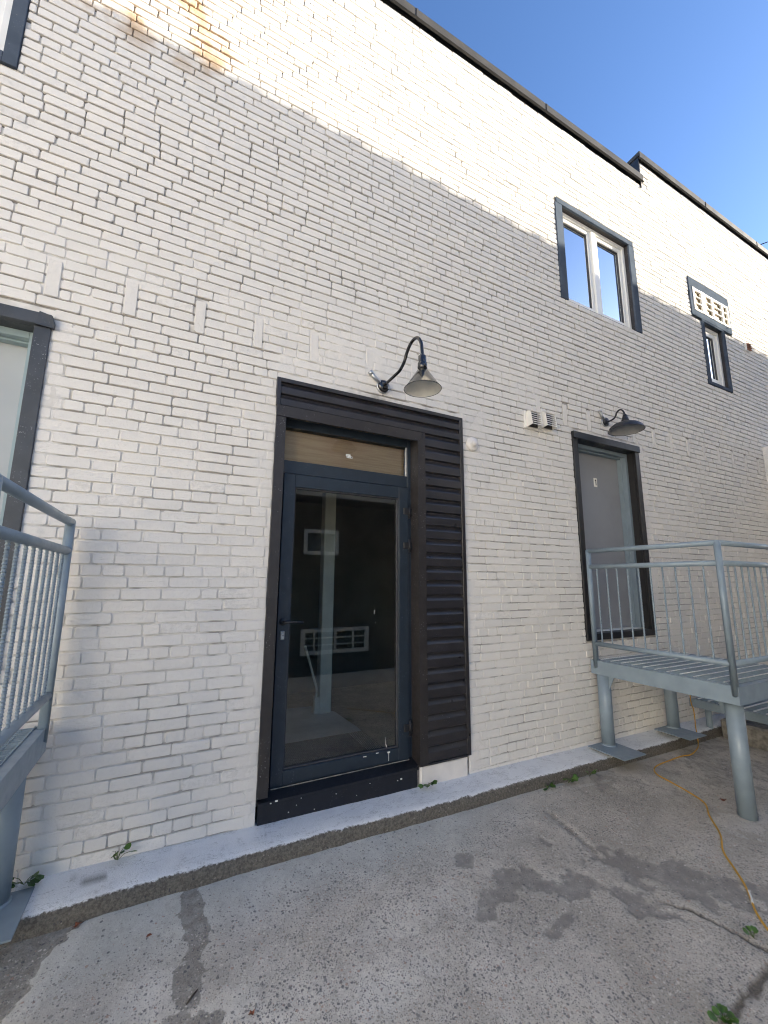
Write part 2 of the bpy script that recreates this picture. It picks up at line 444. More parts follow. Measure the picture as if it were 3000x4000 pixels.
def ground_material():
    mt, nt, p = new_mat('worn_concrete'); k = NT(nt)
    ps = k.pos()
    wob = k.n('ShaderNodeVectorMath', operation='ADD')
    nz = k.n('ShaderNodeTexNoise'); nt.links.new(ps, nz.inputs['Vector']); nz.inputs['Scale'].default_value = 30.0
    sc = k.n('ShaderNodeVectorMath', operation='SCALE'); nt.links.new(nz.outputs['Color'], sc.inputs[0]); sc.inputs[3].default_value = 0.014
    nt.links.new(ps, wob.inputs[0]); nt.links.new(sc.outputs[0], wob.inputs[1]); wp = wob.outputs[0]
    dk0 = k.attr('dark').outputs['Fac']; pale = k.attr('pale').outputs['Fac']; agg = k.attr('agg').outputs['Fac']
    tar = k.attr('tar').outputs['Fac']; crack = k.attr('crack').outputs['Fac']; green = k.attr('green').outputs['Fac']
    n1 = k.noise(ps, 2.4, 6.0, 0.62); n2 = k.noise(ps, 22.0, 5.0, 0.65); n3 = k.noise(ps, 140.0, 4.0, 0.65); n4 = k.noise(ps, 7.0, 5.0, 0.7)
    mk = k.math('ADD', k.math('MULTIPLY', k.math('SUBTRACT', n2, 0.5), 1.0), k.math('MULTIPLY', k.math('SUBTRACT', n4, 0.5), 0.8))
    dark = k.math('MULTIPLY', k.ramp(k.math('ADD', dk0, mk), 0.34, 0.78), k.math('MULTIPLY', k.ramp(n2, 0.25, 0.6, 0.35, 1.0), k.ramp(n3, 0.25, 0.55, 0.5, 1.0)))
    tar = k.math('MULTIPLY', k.ramp(k.math('ADD', tar, k.math('MULTIPLY', mk, 0.8)), 0.34, 0.62), k.ramp(n2, 0.2, 0.65, 0.45, 0.9))
    pale = k.ramp(k.math('ADD', pale, mk), 0.40, 0.62)
    base = k.mix(k.ramp(n1, 0.3, 0.7), (0.48, 0.44, 0.375), (0.70, 0.65, 0.57))
    base = k.mix(k.math('MULTIPLY', k.ramp(n4, 0.42, 0.66), 0.4), base, (0.39, 0.355, 0.305))
    base = k.mix(k.math('MULTIPLY', k.attr('warm').outputs['Fac'], 0.75), base, k.mix(k.ramp(n1, 0.3, 0.7), (0.36, 0.32, 0.26), (0.54, 0.485, 0.40)))
    base = k.mix(k.math('MULTIPLY', green, 0.5), base, (0.54, 0.56, 0.52))
    base = k.mix(k.math('MULTIPLY', k.ramp(n2, 0.45, 0.72), 0.45), base, (0.36, 0.33, 0.285))
    base = k.mix(k.math('MULTIPLY', k.ramp(n3, 0.52, 0.70), 0.42), base, (0.24, 0.22, 0.19))
    base = k.mix(k.math('MULTIPLY', k.ramp(n3, 0.44, 0.30), 0.35), base, (0.68, 0.65, 0.59))
    base = k.mix(k.math('MULTIPLY', pale, 0.32), base, (0.72, 0.69, 0.62))
    base = k.mix(k.math('MULTIPLY', k.math('MULTIPLY', dk0, 0.45), k.ramp(n4, 0.2, 0.6)), base, (0.25, 0.225, 0.19))
    base = k.mix(k.math('MULTIPLY', dark, 0.62), base, k.mix(k.ramp(n3, 0.3, 0.7), (0.13, 0.122, 0.112), (0.25, 0.232, 0.21)))
    base = k.mix(tar, base, k.mix(k.ramp(n3, 0.35, 0.65), (0.17, 0.155, 0.132), (0.29, 0.265, 0.225)))
    # exposed aggregate: two sizes of stone, each with its own colour
    hgt = None
    for (scale, keep, rad, seed) in ((58.0, 0.50, 0.38, 0), (100.0, 0.52, 0.40, 1), (170.0, 0.55, 0.44, 2)):
        v = k.vor(wp, scale)
        sep = k.n('ShaderNodeSeparateColor'); nt.links.new(v.outputs['Color'], sep.inputs[0])
        r = k.math('MULTIPLY', sep.outputs[1], rad * 0.5); r = k.math('ADD', r, rad * 0.55)
        inside = k.ramp(k.math('SUBTRACT', v.outputs['Distance'], r), 0.06, -0.02)
        on = k.ramp(k.math('SUBTRACT', k.math('ADD', sep.outputs[0], k.math('MULTIPLY', agg, 0.72)), 1.0), 0.0, 0.04)
        f = k.math('MULTIPLY', inside, on)
        cr = k.n('ShaderNodeValToRGB'); nt.links.new(sep.outputs[2], cr.inputs[0])
        e = cr.color_ramp; e.interpolation = 'CONSTANT'
        cols = [(0.0, (0.085, 0.086, 0.098)), (0.20, (0.15, 0.145, 0.145)), (0.40, (0.25, 0.232, 0.205)), (0.58, (0.34, 0.305, 0.25)), (0.72, (0.46, 0.43, 0.38)), (0.82, (0.70, 0.655, 0.57)), (0.93, (0.40, 0.26, 0.20))]
        e.elements[0].color = (*cols[0][1], 1); e.elements[1].position = cols[1][0]; e.elements[1].color = (*cols[1][1], 1)
        for ps_, c in cols[2:]:
            q = e.elements.new(ps_); q.color = (*c, 1)
        base = k.mix(k.math('MULTIPLY', f, 0.72), base, cr.outputs[0])
        f2 = k.math('MULTIPLY', f, 0.5)
        hgt = f2 if hgt is None else k.math('ADD', hgt, f2)
    base = k.mix(crack, base, k.mix(k.ramp(n3, 0.35, 0.65), (0.05, 0.042, 0.030), (0.16, 0.13, 0.095)))
    nt.links.new(base, p.inputs['Base Color'])
    p.inputs['Roughness'].default_value = 0.82; p.inputs['Specular IOR Level'].default_value = 0.3
    h = k.math('ADD', k.math('MULTIPLY', n3, 0.8), k.math('ADD', k.math('MULTIPLY', n2, 1.2), hgt))
    nt.links.new(k.bump(h, 0.5, 0.006), p.inputs['Normal'])
    return mt

def build_ground():
    st = 0.0125
    xs = np.arange(-1.6, 6.6, st); ys = np.arange(-3.6, -0.12, st)
    X, Y = np.meshgrid(xs, ys); x = X.ravel(); y = Y.ravel()
    z = gz(x, y)
    jag = (fbm(x, y, 0.12, 5) - 0.5); jag2 = fbm(x, y, 0.5, 9) - 0.5
    fine = fbm(x, y, 0.05, 3, 3) - 0.5
    dark = np.zeros_like(x); pale = np.zeros_like(x); tar = np.zeros_like(x)
    # dark flaked patches out in the yard
    for c, r, a in (((1.78, -0.92), (0.17, 0.09), 0.2), ((1.56, -0.97), (0.12, 0.04), 0.9), ((1.80, -1.21), (0.10, 0.03), 0.3), ((2.25, -1.17), (0.24, 0.08), -0.9),
                    ((2.62, -1.22), (0.42, 0.15), -0.85), ((2.86, -1.48), (0.30, 0.12), -0.9), ((2.32, -1.38), (0.12, 0.04), -0.5), ((2.10, -1.06), (0.12, 0.04), 0.3), ((2.45, -1.02), (0.25, 0.05), -0.7), ((1.95, -1.02), (0.3, 0.05), -0.6),
                    ((1.66, -0.66), (0.12, 0.05), 0.1), ((4.6, -0.75), (0.7, 0.30), -0.2), ((3.3, -0.38), (0.35, 0.13), -0.1), ((5.0, -0.42), (0.8, 0.16), 0.0)):
        d = blob(x, y, c, r, a) + jag * 2.2 + fine * 1.2
        dark = np.maximum(dark, sstep(1.15, 0.55, d) * (0.95 if c[0] < 4 and c[0] != 3.3 else 0.55))
    # gravelly trench at the left and spots next to it
    for c, r in (((0.222, -0.36), (0.062, 0.16)), ((0.228, -0.55), (0.060, 0.20)), ((0.205, -0.78), (0.068, 0.17)), ((0.17, -0.95), (0.12, 0.07))):
        d = blob(x, y, c, r) + jag * 0.9 + fine
        tar = np.maximum(tar, sstep(1.05, 0.7, d) * 0.75)
    # tarred patch in the left corner behind a ragged pale rim
    edge = [(-0.20, -0.24), (-0.27, -0.30), (-0.33, -0.40), (-0.405, -0.545), (-0.43, -0.70), (-0.50, -1.2), (-0.55, -3.6)]
    ex = np.interp(-y, [-e[1] for e in edge], [e[0] for e in edge]) + jag * 0.10 + fine * 0.05
    tar = np.maximum(tar, sstep(0.012, -0.012, x - ex))
    rim = sstep(0.09, 0.015, np.abs(x - ex - 0.035) + fine * 0.04) * sstep(-0.18, -0.36, y) * (x > ex)
    pale = np.maximum(pale, rim * 1.0)
    # pale cement splashes
    for c, r, a in (((3.62, -1.16), (0.20, 0.14), 0.2), ((3.1, -0.36), (0.30, 0.035), -0.1), ((2.75, -0.32), (0.14, 0.03), -0.1), ((0.02, -0.75), (0.14, 0.05), 0.6), ((0.30, -0.92), (0.16, 0.08), 0.2), ((1.2, -0.85), (0.45, 0.12), 0.1), ((0.95, -1.1), (0.3, 0.12), 0.0)):
        d = blob(x, y, c, r, a) + jag * 2.0 + fine
        pale = np.maximum(pale, sstep(1.1, 0.5, d) * 0.75)
    green = sstep(-0.75, -0.35, y + jag2 * 0.5) * sstep(3.0, 1.6, x)
    agg = 0.45 + 0.55 * sstep(0.2, 0.8, x + jag2 * 0.6 - (y + 0.9) * 0.35)
    agg *= 1 - 0.75 * sstep(-0.62, -0.30, y + jag2 * 0.35)
    agg *= 1 - 0.45 * sstep(3.0, 3.8, x)
    agg = np.clip(agg * (0.7 + 0.6 * fbm(x, y, 0.35, 21)), 0, 1)
    agg = np.where(x < ex, 0.55, agg) * (1 - dark * 0.85)
    # cracks: hairline running to the right edge, expansion joint in the lower right corner, groove near the wall
    cr = np.zeros_like(x)
    wx = x + jag * 0.05; wy = y + (fbm(x, y, 0.1, 31) - 0.5) * 0.05
    d1 = seg_dist(wx, wy, [(2.40, -1.30), (2.498, -1.427), (2.535, -1.57), (2.572, -1.705), (2.66, -1.95), (2.8, -2.4)])
    cr = np.maximum(cr, sstep(0.011, 0.003, d1) * sstep(2.35, 2.5, x))
    d2 = seg_dist(wx, wy, [(1.2, -1.86), (2.011, -1.783), (2.20, -1.770), (2.439, -1.754), (3.0, -1.73), (5.0, -1.66)])
    cr = np.maximum(cr, sstep(0.024, 0.008, d2 + fine * 0.04) * 0.85)
    d3 = seg_dist(wx, wy, [(2.534, -0.512), (2.50, -0.66), (2.479, -0.821), (2.43, -0.95)])
    groove = sstep(0.045, 0.01, d3 + fine * 0.03)
    tar = np.maximum(tar, groove * 0.6)
    strip = sstep(-1.80, -1.815, wy + (x - 2.2) * -0.065)
    agg = np.where(strip > 0.5, 1.0, agg); tar = np.maximum(tar, strip * 0.25)
    pale = np.maximum(pale, strip * 0.35 * (vnoise(x, y, 0.03, 77) > 0.5))
    z = z - 0.012 * cr - 0.010 * groove + 0.004 * fine + 0.008 * jag2 * 0.5 - 0.005 * dark - 0.006 * np.where(x < ex, 1, 0)
    verts = np.stack([x, y, z], 1)
    faces = grid_faces(len(xs), len(ys))
    # the same sheet goes on to the horizon, a little lower under the fine part
    bx = np.array([-300, -60, -15, -5, -1.58, 6.58, 12, 30, 80, 300.0]); by = np.array([-300, -60, -15, -8, -3.58, -0.1, 15, 80, 300.0])
    BX, BY = np.meshgrid(bx, by)
    inner = (BX > -1.7) & (BX < 6.7) & (BY > -3.7) & (BY < 0)
    bz = np.where(inner, -0.16, -0.14)
    o = len(verts)
    verts = np.concatenate([verts, np.stack([BX.ravel(), BY.ravel(), bz.ravel()], 1)])
    faces = np.concatenate([faces, grid_faces(len(bx), len(by)) + o])
    pad = len(bx) * len(by)
    ext = lambda a, v=0.0: np.concatenate([a, np.full(pad, v)])
    me = np_mesh('ground', verts, faces, ground_material(), dict(warm=ext(sstep(1.1, 2.4, x - (y + 1.2) * 0.5 + jag2 * 0.8)), dark=ext(dark), pale=ext(pale), agg=ext(agg, 0.4), tar=ext(tar), crack=ext(cr), green=ext(green)))
    o = bpy.data.objects.new('ground', me); COL.objects.link(o)
    tag(o, 'worn grey concrete yard with exposed stones, dark flaked patches and cracks', None, None, 'structure')
build_ground()

# ---------------------------------------------------------------- curb along the wall
def curb_top(x): return 0.140 - 0.011 * np.clip(x, -1.5, 6.0)
def build_curb():
    mt, nt, p = new_mat('half_painted_curb'); k = NT(nt)
    ps = k.pos()
    u = k.attr('paint').outputs['Fac']
    n2 = k.noise(ps, 70.0, 6.0, 0.75); n3 = k.noise(ps, 8.0, 4.0, 0.6); n4 = k.noise(ps, 11.0, 4.0, 0.6)
    edge = k.math('ADD', u, k.math('ADD', k.math('MULTIPLY', k.math('SUBTRACT', n2, 0.5), 0.5), k.math('MULTIPLY', k.math('SUBTRACT', n4, 0.5), 0.5)))
    f = k.ramp(edge, 0.40, 0.56)
    conc = k.mix(k.ramp(n2, 0.35, 0.65), (0.085, 0.076, 0.062), (0.185, 0.168, 0.14))
    v = k.vor(ps, 75.0); sep = k.n('ShaderNodeSeparateColor'); nt.links.new(v.outputs['Color'], sep.inputs[0])
    st = k.math('MULTIPLY', k.ramp(v.outputs['Distance'], 0.36, 0.28), k.ramp(sep.outputs[0], 0.80, 0.84))
    conc = k.mix(st, conc, k.mix(sep.outputs[1], (0.05, 0.05, 0.055), (0.30, 0.27, 0.23)))
    white = k.mix(k.ramp(n3, 0.4, 0.7), (0.80, 0.80, 0.79), (0.74, 0.74, 0.735))
    worn = k.math('MULTIPLY', k.ramp(k.noise(ps, 5.0, 5.0, 0.7), 0.53, 0.70), k.ramp(n2, 0.42, 0.62))
    white = k.mix(k.math('MULTIPLY', worn, 0.7), white, (0.33, 0.325, 0.31))
    ck = k.ramp(k.math('ABSOLUTE', k.math('SUBTRACT', k.noise(k.scaled(ps, (1.0, 3.0, 1.0)), 3.0, 5.0, 0.7), 0.5)), 0.006, 0.002)
    white = k.mix(k.math('MULTIPLY', ck, 0.55), white, (0.25, 0.24, 0.22))
    scuff = k.attr('scuff').outputs['Fac']
    white = k.mix(scuff, white, (0.24, 0.235, 0.22))
    nt.links.new(k.mix(f, conc, white), p.inputs['Base Color'])
    p.inputs['Roughness'].default_value = 0.75; p.inputs['Specular IOR Level'].default_value = 0.3
    nt.links.new(k.bump(k.math('ADD', n2, k.noise(ps, 160.0, 3.0)), 0.6, 0.006), p.inputs['Normal'])
    st = 0.0125
    xs = np.arange(-2.6, 7.0, st)
    prof = [(0.03, 0.004, 1.0), (-0.02, 0.002, 1.0), (-0.07, 0.0, 1.0), (-0.12, -0.002, 1.0), (-0.165, -0.004, 0.95), (-0.205, -0.007, 0.78), (-0.228, -0.012, 0.60), (-0.242, -0.020, 0.40), (-0.250, -0.034, 0.12), (-0.254, -0.055, 0.0), (-0.257, -0.085, 0.0), (-0.259, -0.12, 0.0), (-0.26, -0.18, 0.0)]
    V = []; PA = []; SC = []
    for (py, dz, pt) in prof:
        w = fbm(xs, np.full_like(xs, py * 3), 0.6, 3) - 0.5
        w2 = fbm(xs, np.full_like(xs, py * 2), 0.07, 8, 3) - 0.5
        front = sstep(-0.1, -0.25, np.full_like(xs, py))
        yy = py + front * (w * 0.035 + w2 * 0.007)
        zz = curb_top(xs) + dz + (w2 * 0.004 + w * 0.008)
        V.append(np.stack([xs, yy, zz], 1)); PA.append(np.full_like(xs, pt))
        SC.append(sstep(1.0, 0.6, blob(xs, np.full_like(xs, py), (-0.22, -0.12), (0.13, 0.030), -0.5) + w2 * 2.0) * 0.85)
    V = np.concatenate(V); PA = np.concatenate(PA); SC = np.concatenate(SC)
    me = np_mesh('curb', V, grid_faces(len(xs), len(prof)), mt, dict(paint=PA, scuff=SC))
    o = bpy.data.objects.new('curb', me); COL.objects.link(o)
    tag(o, 'low concrete curb with white painted top along the brick wall', None, None, 'structure')
build_curb()

# ---------------------------------------------------------------- the painted brick building
WX0, WX1, WZT1, WZT2, STEPX = -3.2, 11.5, 7.33, 7.72, 5.58
HOLES = dict(entrance=(0.575, 2.231, 0.02, 3.075), right_door=(3.712, 4.868, 1.045, 3.225), left_door=(-1.892, -0.744, 0.96, 3.138),
             big_window=(3.71, 5.222, 4.83, 6.165), left_window=(-2.62, -1.098, 4.707, 6.15), louver=(6.54, 7.70, 5.54, 6.165), small_window=(6.775, 7.455, 4.50, 5.54))
building = thing('brick_building', 'cream painted brick building with black glass entrance and charcoal roof coping', 'building', (1.5, 0.15, 0.0))

def rects_with_holes(x0, x1, z0, z1, holes):
    xs = sorted({x0, x1, *[h[0] for h in holes if x0 < h[0] < x1], *[h[1] for h in holes if x0 < h[1] < x1]})
    out = []
    for a, b in zip(xs[:-1], xs[1:]):
        cuts = sorted([(h[2], h[3]) for h in holes if h[0] < b - 1e-6 and h[1] > a + 1e-6])
        z = z0
        for c0, c1 in cuts:
            if c0 > z: out.append((a, b, z, min(c0, z1)))
            z = max(z, c1)
        if z < z1: out.append((a, b, z, z1))
    return out

def build_wall_body():
    mb = MB()
    for (a, b, c, d) in rects_with_holes(WX0, STEPX, -0.3, WZT1 - 0.03, list(HOLES.values())): mb.box(a, b, 0.030, 0.30, c, d)
    for (a, b, c, d) in rects_with_holes(STEPX, WX1, -0.3, WZT2 - 0.03, list(HOLES.values())): mb.box(a, b, 0.030, 0.30, c, d)
    mb.box(WX0, WX0 + 0.3, 0.30, 9.0, -0.3, 7.2); mb.box(WX1 - 0.3, WX1, 0.30, 9.0, -0.3, 7.2)
    mb.box(WX0, WX1, 9.0, 9.3, -0.3, 7.2); mb.box(WX0, WX1, 0.30, 9.0, 6.8, 7.0)
    mb.build('wall_core', M['white_block'], building)
build_wall_body()

COURSE, Z0 = 0.068, 0.751
SOLDIERS = [(-0.772, 0.070), (-0.375, 0.068), (0.031, 0.064), (0.42, 0.060), (0.84, 0.062), (1.312, 0.06), (1.74, 0.06), (3.235, 0.058), (3.631, 0.060), (4.018, 0.06), (4.83, 0.058), (5.241, 0.06), (5.618, 0.058), (6.008, 0.06), (6.402, 0.058), (6.789, 0.06), (7.172, 0.058), (7.56, 0.06), (7.956, 0.058)]
SZ0, SZ1 = 3.276, 3.510

def smear(x, z):
    """how much render was trowelled over the bricks (0..1)"""
    n = fbm(x, z, 0.16, 41) - 0.5; nb = fbm(x, z, 0.5, 43) - 0.5
    s = np.zeros_like(x)
    def side(x0, x1, z0, z1, soft=0.08, amp=1.0):
        dx = np.maximum(np.maximum(x0 - x, x - x1), 0); dz = np.maximum(np.maximum(z0 - z, z - z1), 0)
        d = np.hypot(dx, dz) + n * 0.12 + nb * 0.08
        return amp * sstep(soft, -0.02, d)
    for q in ((0.50, 0.60, 0.1, 3.0, 0.09, 0.85), (2.22, 2.30, 0.1, 3.0, 0.09, 0.8), (-0.75, -0.66, 0.9, 3.1, 0.06, 0.85), (3.60, 3.72, 1.6, 3.25, 0.05, 0.9), (4.86, 4.98, 1.4, 3.2, 0.06, 0.9), (3.7, 4.9, 3.21, 3.27, 0.05, 0.9),
              (0.6, 1.2, 3.10, 3.25, 0.08, 0.8), (0.9, 2.3, 3.27, 3.50, 0.14, 0.85), (2.25, 2.5, 2.7, 3.2, 0.10, 0.8), (1.6, 2.2, 3.5, 3.75, 0.12, 0.55), (0.9, 1.5, 3.5, 3.85, 0.15, 0.5), (2.9, 3.3, 3.48, 3.66, 0.10, 0.6), (0.2, 0.8, 3.52, 3.62, 0.08, 0.5),
              (3.72, 5.2, 4.75, 4.84, 0.05, 0.95), (-0.9, -0.2, 3.56, 3.72, 0.10, 0.45), (1.0, 1.9, 4.2, 4.6, 0.16, 0.35), (3.62, 3.75, 6.0, 6.3, 0.08, 0.8), (3.7, 5.0, 6.16, 6.24, 0.05, 0.7), (5.1, 5.35, 5.9, 6.25, 0.06, 0.6), (2.4, 3.2, 3.62, 3.76, 0.12, 0.5)):
        s = np.maximum(s, side(*q))
    s = np.maximum(s, 0.40 * sstep(0.66, 0.80, fbm(x, z, 0.45, 61)))
    return np.clip(s, 0, 1)

def build_mortar():
    holes = list(HOLES.values())
    patches = ((-1.6, 5.3, -0.05, 3.95, 0.0125), (-3.0, 5.3, 3.95, 7.36, 0.03), (5.3, WX1, -0.05, 7.72, 0.035), (-3.0, -1.6, -0.05, 3.95, 0.06))
    allv = []; allf = []; A = dict(rnd=[], bare=[]); o = 0
    for (x0, x1, z0, z1, st) in patches:
        xs = np.linspace(x0, x1, int(round((x1 - x0) / st)) + 1)
        offs = (-0.0115, -0.0058, 0.0058, 0.0115, 0.034) if st < 0.02 else (-0.0115, -0.0058, 0.0058, 0.0115)
        rows = sorted((Z0 + k * COURSE + q, abs(q) < 0.006) for k in range(-13, 105) for q in offs if z0 - 0.001 <= Z0 + k * COURSE + q <= z1 + 0.001)
        zs = np.array([q[0] for q in rows]); bedrow = np.array([q[1] for q in rows], float)
        X, Z = np.meshgrid(xs, zs); x = X.ravel(); z = Z.ravel(); bed = np.repeat(bedrow, len(xs))
        s = smear(x, z)
        if st < 0.02:
            nA = fbm(x, z, 0.09, 11) - 0.5; nB = fbm(x, z, 0.03, 12, 2) - 0.5
        else:
            nA = fbm(x, z, 0.3, 11) - 0.5; nB = 0 * x
        rough = sstep(0.5, 0.9, s) * (((z > 4.73) & (z < 4.86) & (x > 3.6) & (x < 5.3)) * 0.75)
        high = sstep(1.6, 4.2, z); top = sstep(3.6, 4.8, z)
        depth = 0.0096 + 0.0010 * high + 0.008 * top + nA * 0.0065 + nB * 0.004
        depth = depth * (0.72 + 0.28 * bed)
        y = depth * (1 - s) + s * (0.0012 + nA * 0.013 + nB * 0.009)
        y = np.clip(y, -0.007, 0.022)
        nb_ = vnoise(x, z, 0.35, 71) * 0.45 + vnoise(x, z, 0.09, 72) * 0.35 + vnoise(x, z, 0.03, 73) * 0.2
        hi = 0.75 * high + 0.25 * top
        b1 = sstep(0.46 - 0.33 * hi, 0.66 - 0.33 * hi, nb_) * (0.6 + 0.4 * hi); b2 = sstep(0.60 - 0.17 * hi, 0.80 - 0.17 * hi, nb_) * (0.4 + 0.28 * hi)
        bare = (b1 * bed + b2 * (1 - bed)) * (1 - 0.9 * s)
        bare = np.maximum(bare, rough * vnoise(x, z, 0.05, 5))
        f = grid_faces(len(xs), len(zs))
        cx = x[f].mean(1); cz = z[f].mean(1)
        keep = np.ones(len(f), bool)
        for h in holes: keep &= ~((cx > h[0]) & (cx < h[1]) & (cz > h[2]) & (cz < h[3]))
        keep &= ~((cx < STEPX) & (cz > WZT1 - 0.02))
        allv.append(np.stack([x, y, z], 1)); allf.append(f[keep][:, ::1] + o); o += len(x)
        A['rnd'].append(0.3 + 0.3 * fbm(x, z, 0.3, 91)); A['bare'].append(bare)
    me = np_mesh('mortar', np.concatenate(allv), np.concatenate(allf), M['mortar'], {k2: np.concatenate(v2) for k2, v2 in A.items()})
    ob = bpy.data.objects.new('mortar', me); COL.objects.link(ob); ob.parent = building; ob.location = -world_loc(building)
build_mortar()

def subtract(iv, cut):
    out = []
    for a, b in iv:
        if cut[1] <= a or cut[0] >= b: out.append((a, b)); continue
        if cut[0] > a: out.append((a, cut[0]))
        if cut[1] < b: out.append((cut[1], b))
    return out

def brick_rects():
    rs = []
    rng = random.Random(3)
    k0 = int(math.floor((-0.05 - Z0) / COURSE)); k1 = int(math.ceil((WZT2 - Z0) / COURSE))
    for k in range(k0, k1):
        zt = Z0 + k * COURSE; zb = zt - COURSE
        j = 0.0088
        header = (k % 7 == 0) and k >= -8
        x = WX0 + rng.uniform(0, 0.2) + (0.107 if k % 2 else 0.0)
        while x < WX1:
            if header: w = rng.uniform(0.098, 0.112)
            else:
                w = rng.uniform(0.205, 0.222)
                if rng.random() < 0.055: w = rng.uniform(0.09, 0.125)
            vj = rng.uniform(0.0050, 0.0095) if rng.random() < 0.86 else rng.uniform(0.009, 0.013)
            a, b = x, x + w - vj; x += w
            jz = rng.uniform(-0.0012, 0.0012)
            j = 0.0088 + 0.004 * min(1.0, max(0.0, (zt - 3.6) / 1.2))
            z0, z1 = zb + j / 2 + jz + rng.uniform(-.0008, .0008), zt - j / 2 + jz + rng.uniform(-.0008, .0008)
            top = WZT1 if a < STEPX else WZT2
            if z1 > top: continue
            iv = [(a, b)]
            for h in HOLES.values():
                if h[2] - 0.004 < z1 and h[3] + 0.004 > z0: iv = subtract(iv, (h[0] - 0.004, h[1] + 0.004))
            for sx, sw in SOLDIERS:
                if SZ0 - 0.006 < z1 and SZ1 + 0.006 > z0: iv = subtract(iv, (sx - sw / 2 - 0.009, sx + sw / 2 + 0.009))
            if z1 < 0.27: iv = subtract(iv, (1.74, 2.21))
            for c, d in iv:
                if d - c > 0.022: rs.append((c, d, z0, z1, rng.random()))
    for sx, sw in SOLDIERS:
        rs.append((sx - sw / 2, sx + sw / 2, SZ0, SZ1, rng.random() * 0.5))
    return rs

BRNG = random.Random(11)
def brick_geo(w, h):
    """a brick face with worn corners, centred, in about 40 triangles"""
    c = [BRNG.uniform(0.003, 0.008) for _ in range(4)]
    if BRNG.random() < 0.10: c[BRNG.randrange(4)] = BRNG.uniform(0.010, 0.018)
    hw, hh = w / 2, h / 2
    j = lambda: BRNG.uniform(-0.0013, 0.0013)
    out = [(-hw + c[0], -hh), (-hw * 0.1, -hh + j()), (hw - c[1], -hh), (hw, -hh + c[1]), (hw, hh - c[2]), (hw - c[2], hh), (hw * 0.1, hh + j()), (-hw + c[3], hh), (-hw, hh - c[3]), (-hw, -hh + c[0])]
    out = [(x + j(), z + j()) for x, z in out]
    y0 = BRNG.uniform(-0.0028, 0.0022); tx = BRNG.uniform(-0.006, 0.006); tz = BRNG.uniform(-0.02, 0.02)
    n = len(out); v = []
    ins = 0.0028
    for (x, z) in out:
        fx = x * (1 - ins / hw); fz = z * (1 - ins / hh)
        v.append((fx, y0 + tx * fx + tz * fz + j() * 0.4, fz))
    for (x, z) in out: v.append((x, y0 + 0.0030 + tx * x + tz * z, z))
    for (x, z) in out: v.append((x, 0.027, z))
    f = [tuple(range(n))]
    for r in (0, 1):
        for i in range(n):
            k = (i + 1) % n
            f.append((r * n + k, r * n + i, (r + 1) * n + i, (r + 1) * n + k))
    return v, f

def build_bricks():
    rs = brick_rects()
    def seen(r):
        p = Vector(((r[0] + r[1]) / 2, 0, (r[2] + r[3]) / 2)) - CAM
        d = p.dot(CF)
        if d < 0.3: return 0
        u = 0.5 + 1605.3 / 3000 * p.dot(CR) / d; v = 0.5 - 1605.3 / 4000 * p.dot(CU) / d
        if not (0.0 < u < 1.0 and 0.0 < v < 1.0): return 0
        xm, zm = (r[0] + r[1]) / 2, (r[2] + r[3]) / 2
        if xm < -0.5 and zm < 1.95: return 0
        return (r[1] - r[0]) * (r[3] - r[2]) * 2.85 / d ** 3
    sc = sorted(range(len(rs)), key=lambda i: -seen(rs[i]))
    near = set(sc[:300])
    V = []; F = []; R = []; o = 0
    for i, (a, b, c, d, rn) in enumerate(rs):
        v, f = brick_geo(b - a, d - c)
        cx, cz = (a + b) / 2, (c + d) / 2
        if i in near:
            me = np_mesh('brick', v, f, M['brick'], dict(rnd=[rn] * len(v)), False)
            ob = bpy.data.objects.new('brick', me); COL.objects.link(ob)
            ob.parent = building; ob.location = Vector((cx, 0, cz)) - building.location
        else:
            V += [(x + cx, y, z + cz) for x, y, z in v]; F += [tuple(q + o for q in t) for t in f]; R += [rn] * len(v); o += len(v)
    me = np_mesh('brickwork', V, F, M['brick'], dict(rnd=R), False)
    ob = bpy.data.objects.new('brickwork', me); COL.objects.link(ob); ob.parent = building; ob.location = -building.location
    ob['kind'] = 'stuff'
build_bricks()

# roof coping: folded metal lengths with seams
def coping_len(x0, x1, z0):
    prof = [(-0.036, z0 - 0.004), (-0.052, z0), (-0.040, z0 + 0.012), (-0.042, z0 + 0.118), (-0.030, z0 + 0.126), (0.36, z0 + 0.098), (0.36, z0 - 0.02), (0.31, z0 - 0.02), (0.305, z0 + 0.06), (-0.028, z0 + 0.06), (-0.028, z0 - 0.004)]
    mb = MB().prism_x(prof, x0 + 0.0015, x1 - 0.0015)
    return mb.build('coping_panel', M['coping'], building)
for x0, x1 in ((-3.2, -0.3), (-0.3, 1.78), (1.78, 3.645), (3.645, STEPX + 0.012)): coping_len(x0, x1, WZT1 - 0.03)
for x0, x1 in ((STEPX - 0.012, 7.35), (7.35, 9.1), (9.1, 11.5)): coping_len(x0, x1, WZT2 - 0.02)
MB().box(STEPX - 0.008, STEPX + 0.004, -0.012, 0.355, WZT1 - 0.10, WZT2 + 0.02).build('step_flashing', M['flash_black'], building)
for x in (1.78, 3.645):
    MB().box(x - 0.011, x + 0.011, -0.047, -0.0415, WZT1 - 0.018, WZT1 + 0.088).build('coping_seam', M['coping'], building)
for x in (7.35, 9.1):
    MB().box(x - 0.011, x + 0.011, -0.047, -0.0415, WZT2 - 0.008, WZT2 + 0.098).build('coping_seam', M['coping'], building)

# ---------------------------------------------------------------- glazed entrance with siding
def part(name, mat, parent, *boxes, b=0.0015):
    mb = MB()
    for q in boxes: mb.box(*q, b=b)
    return mb.build(name, mat, parent)

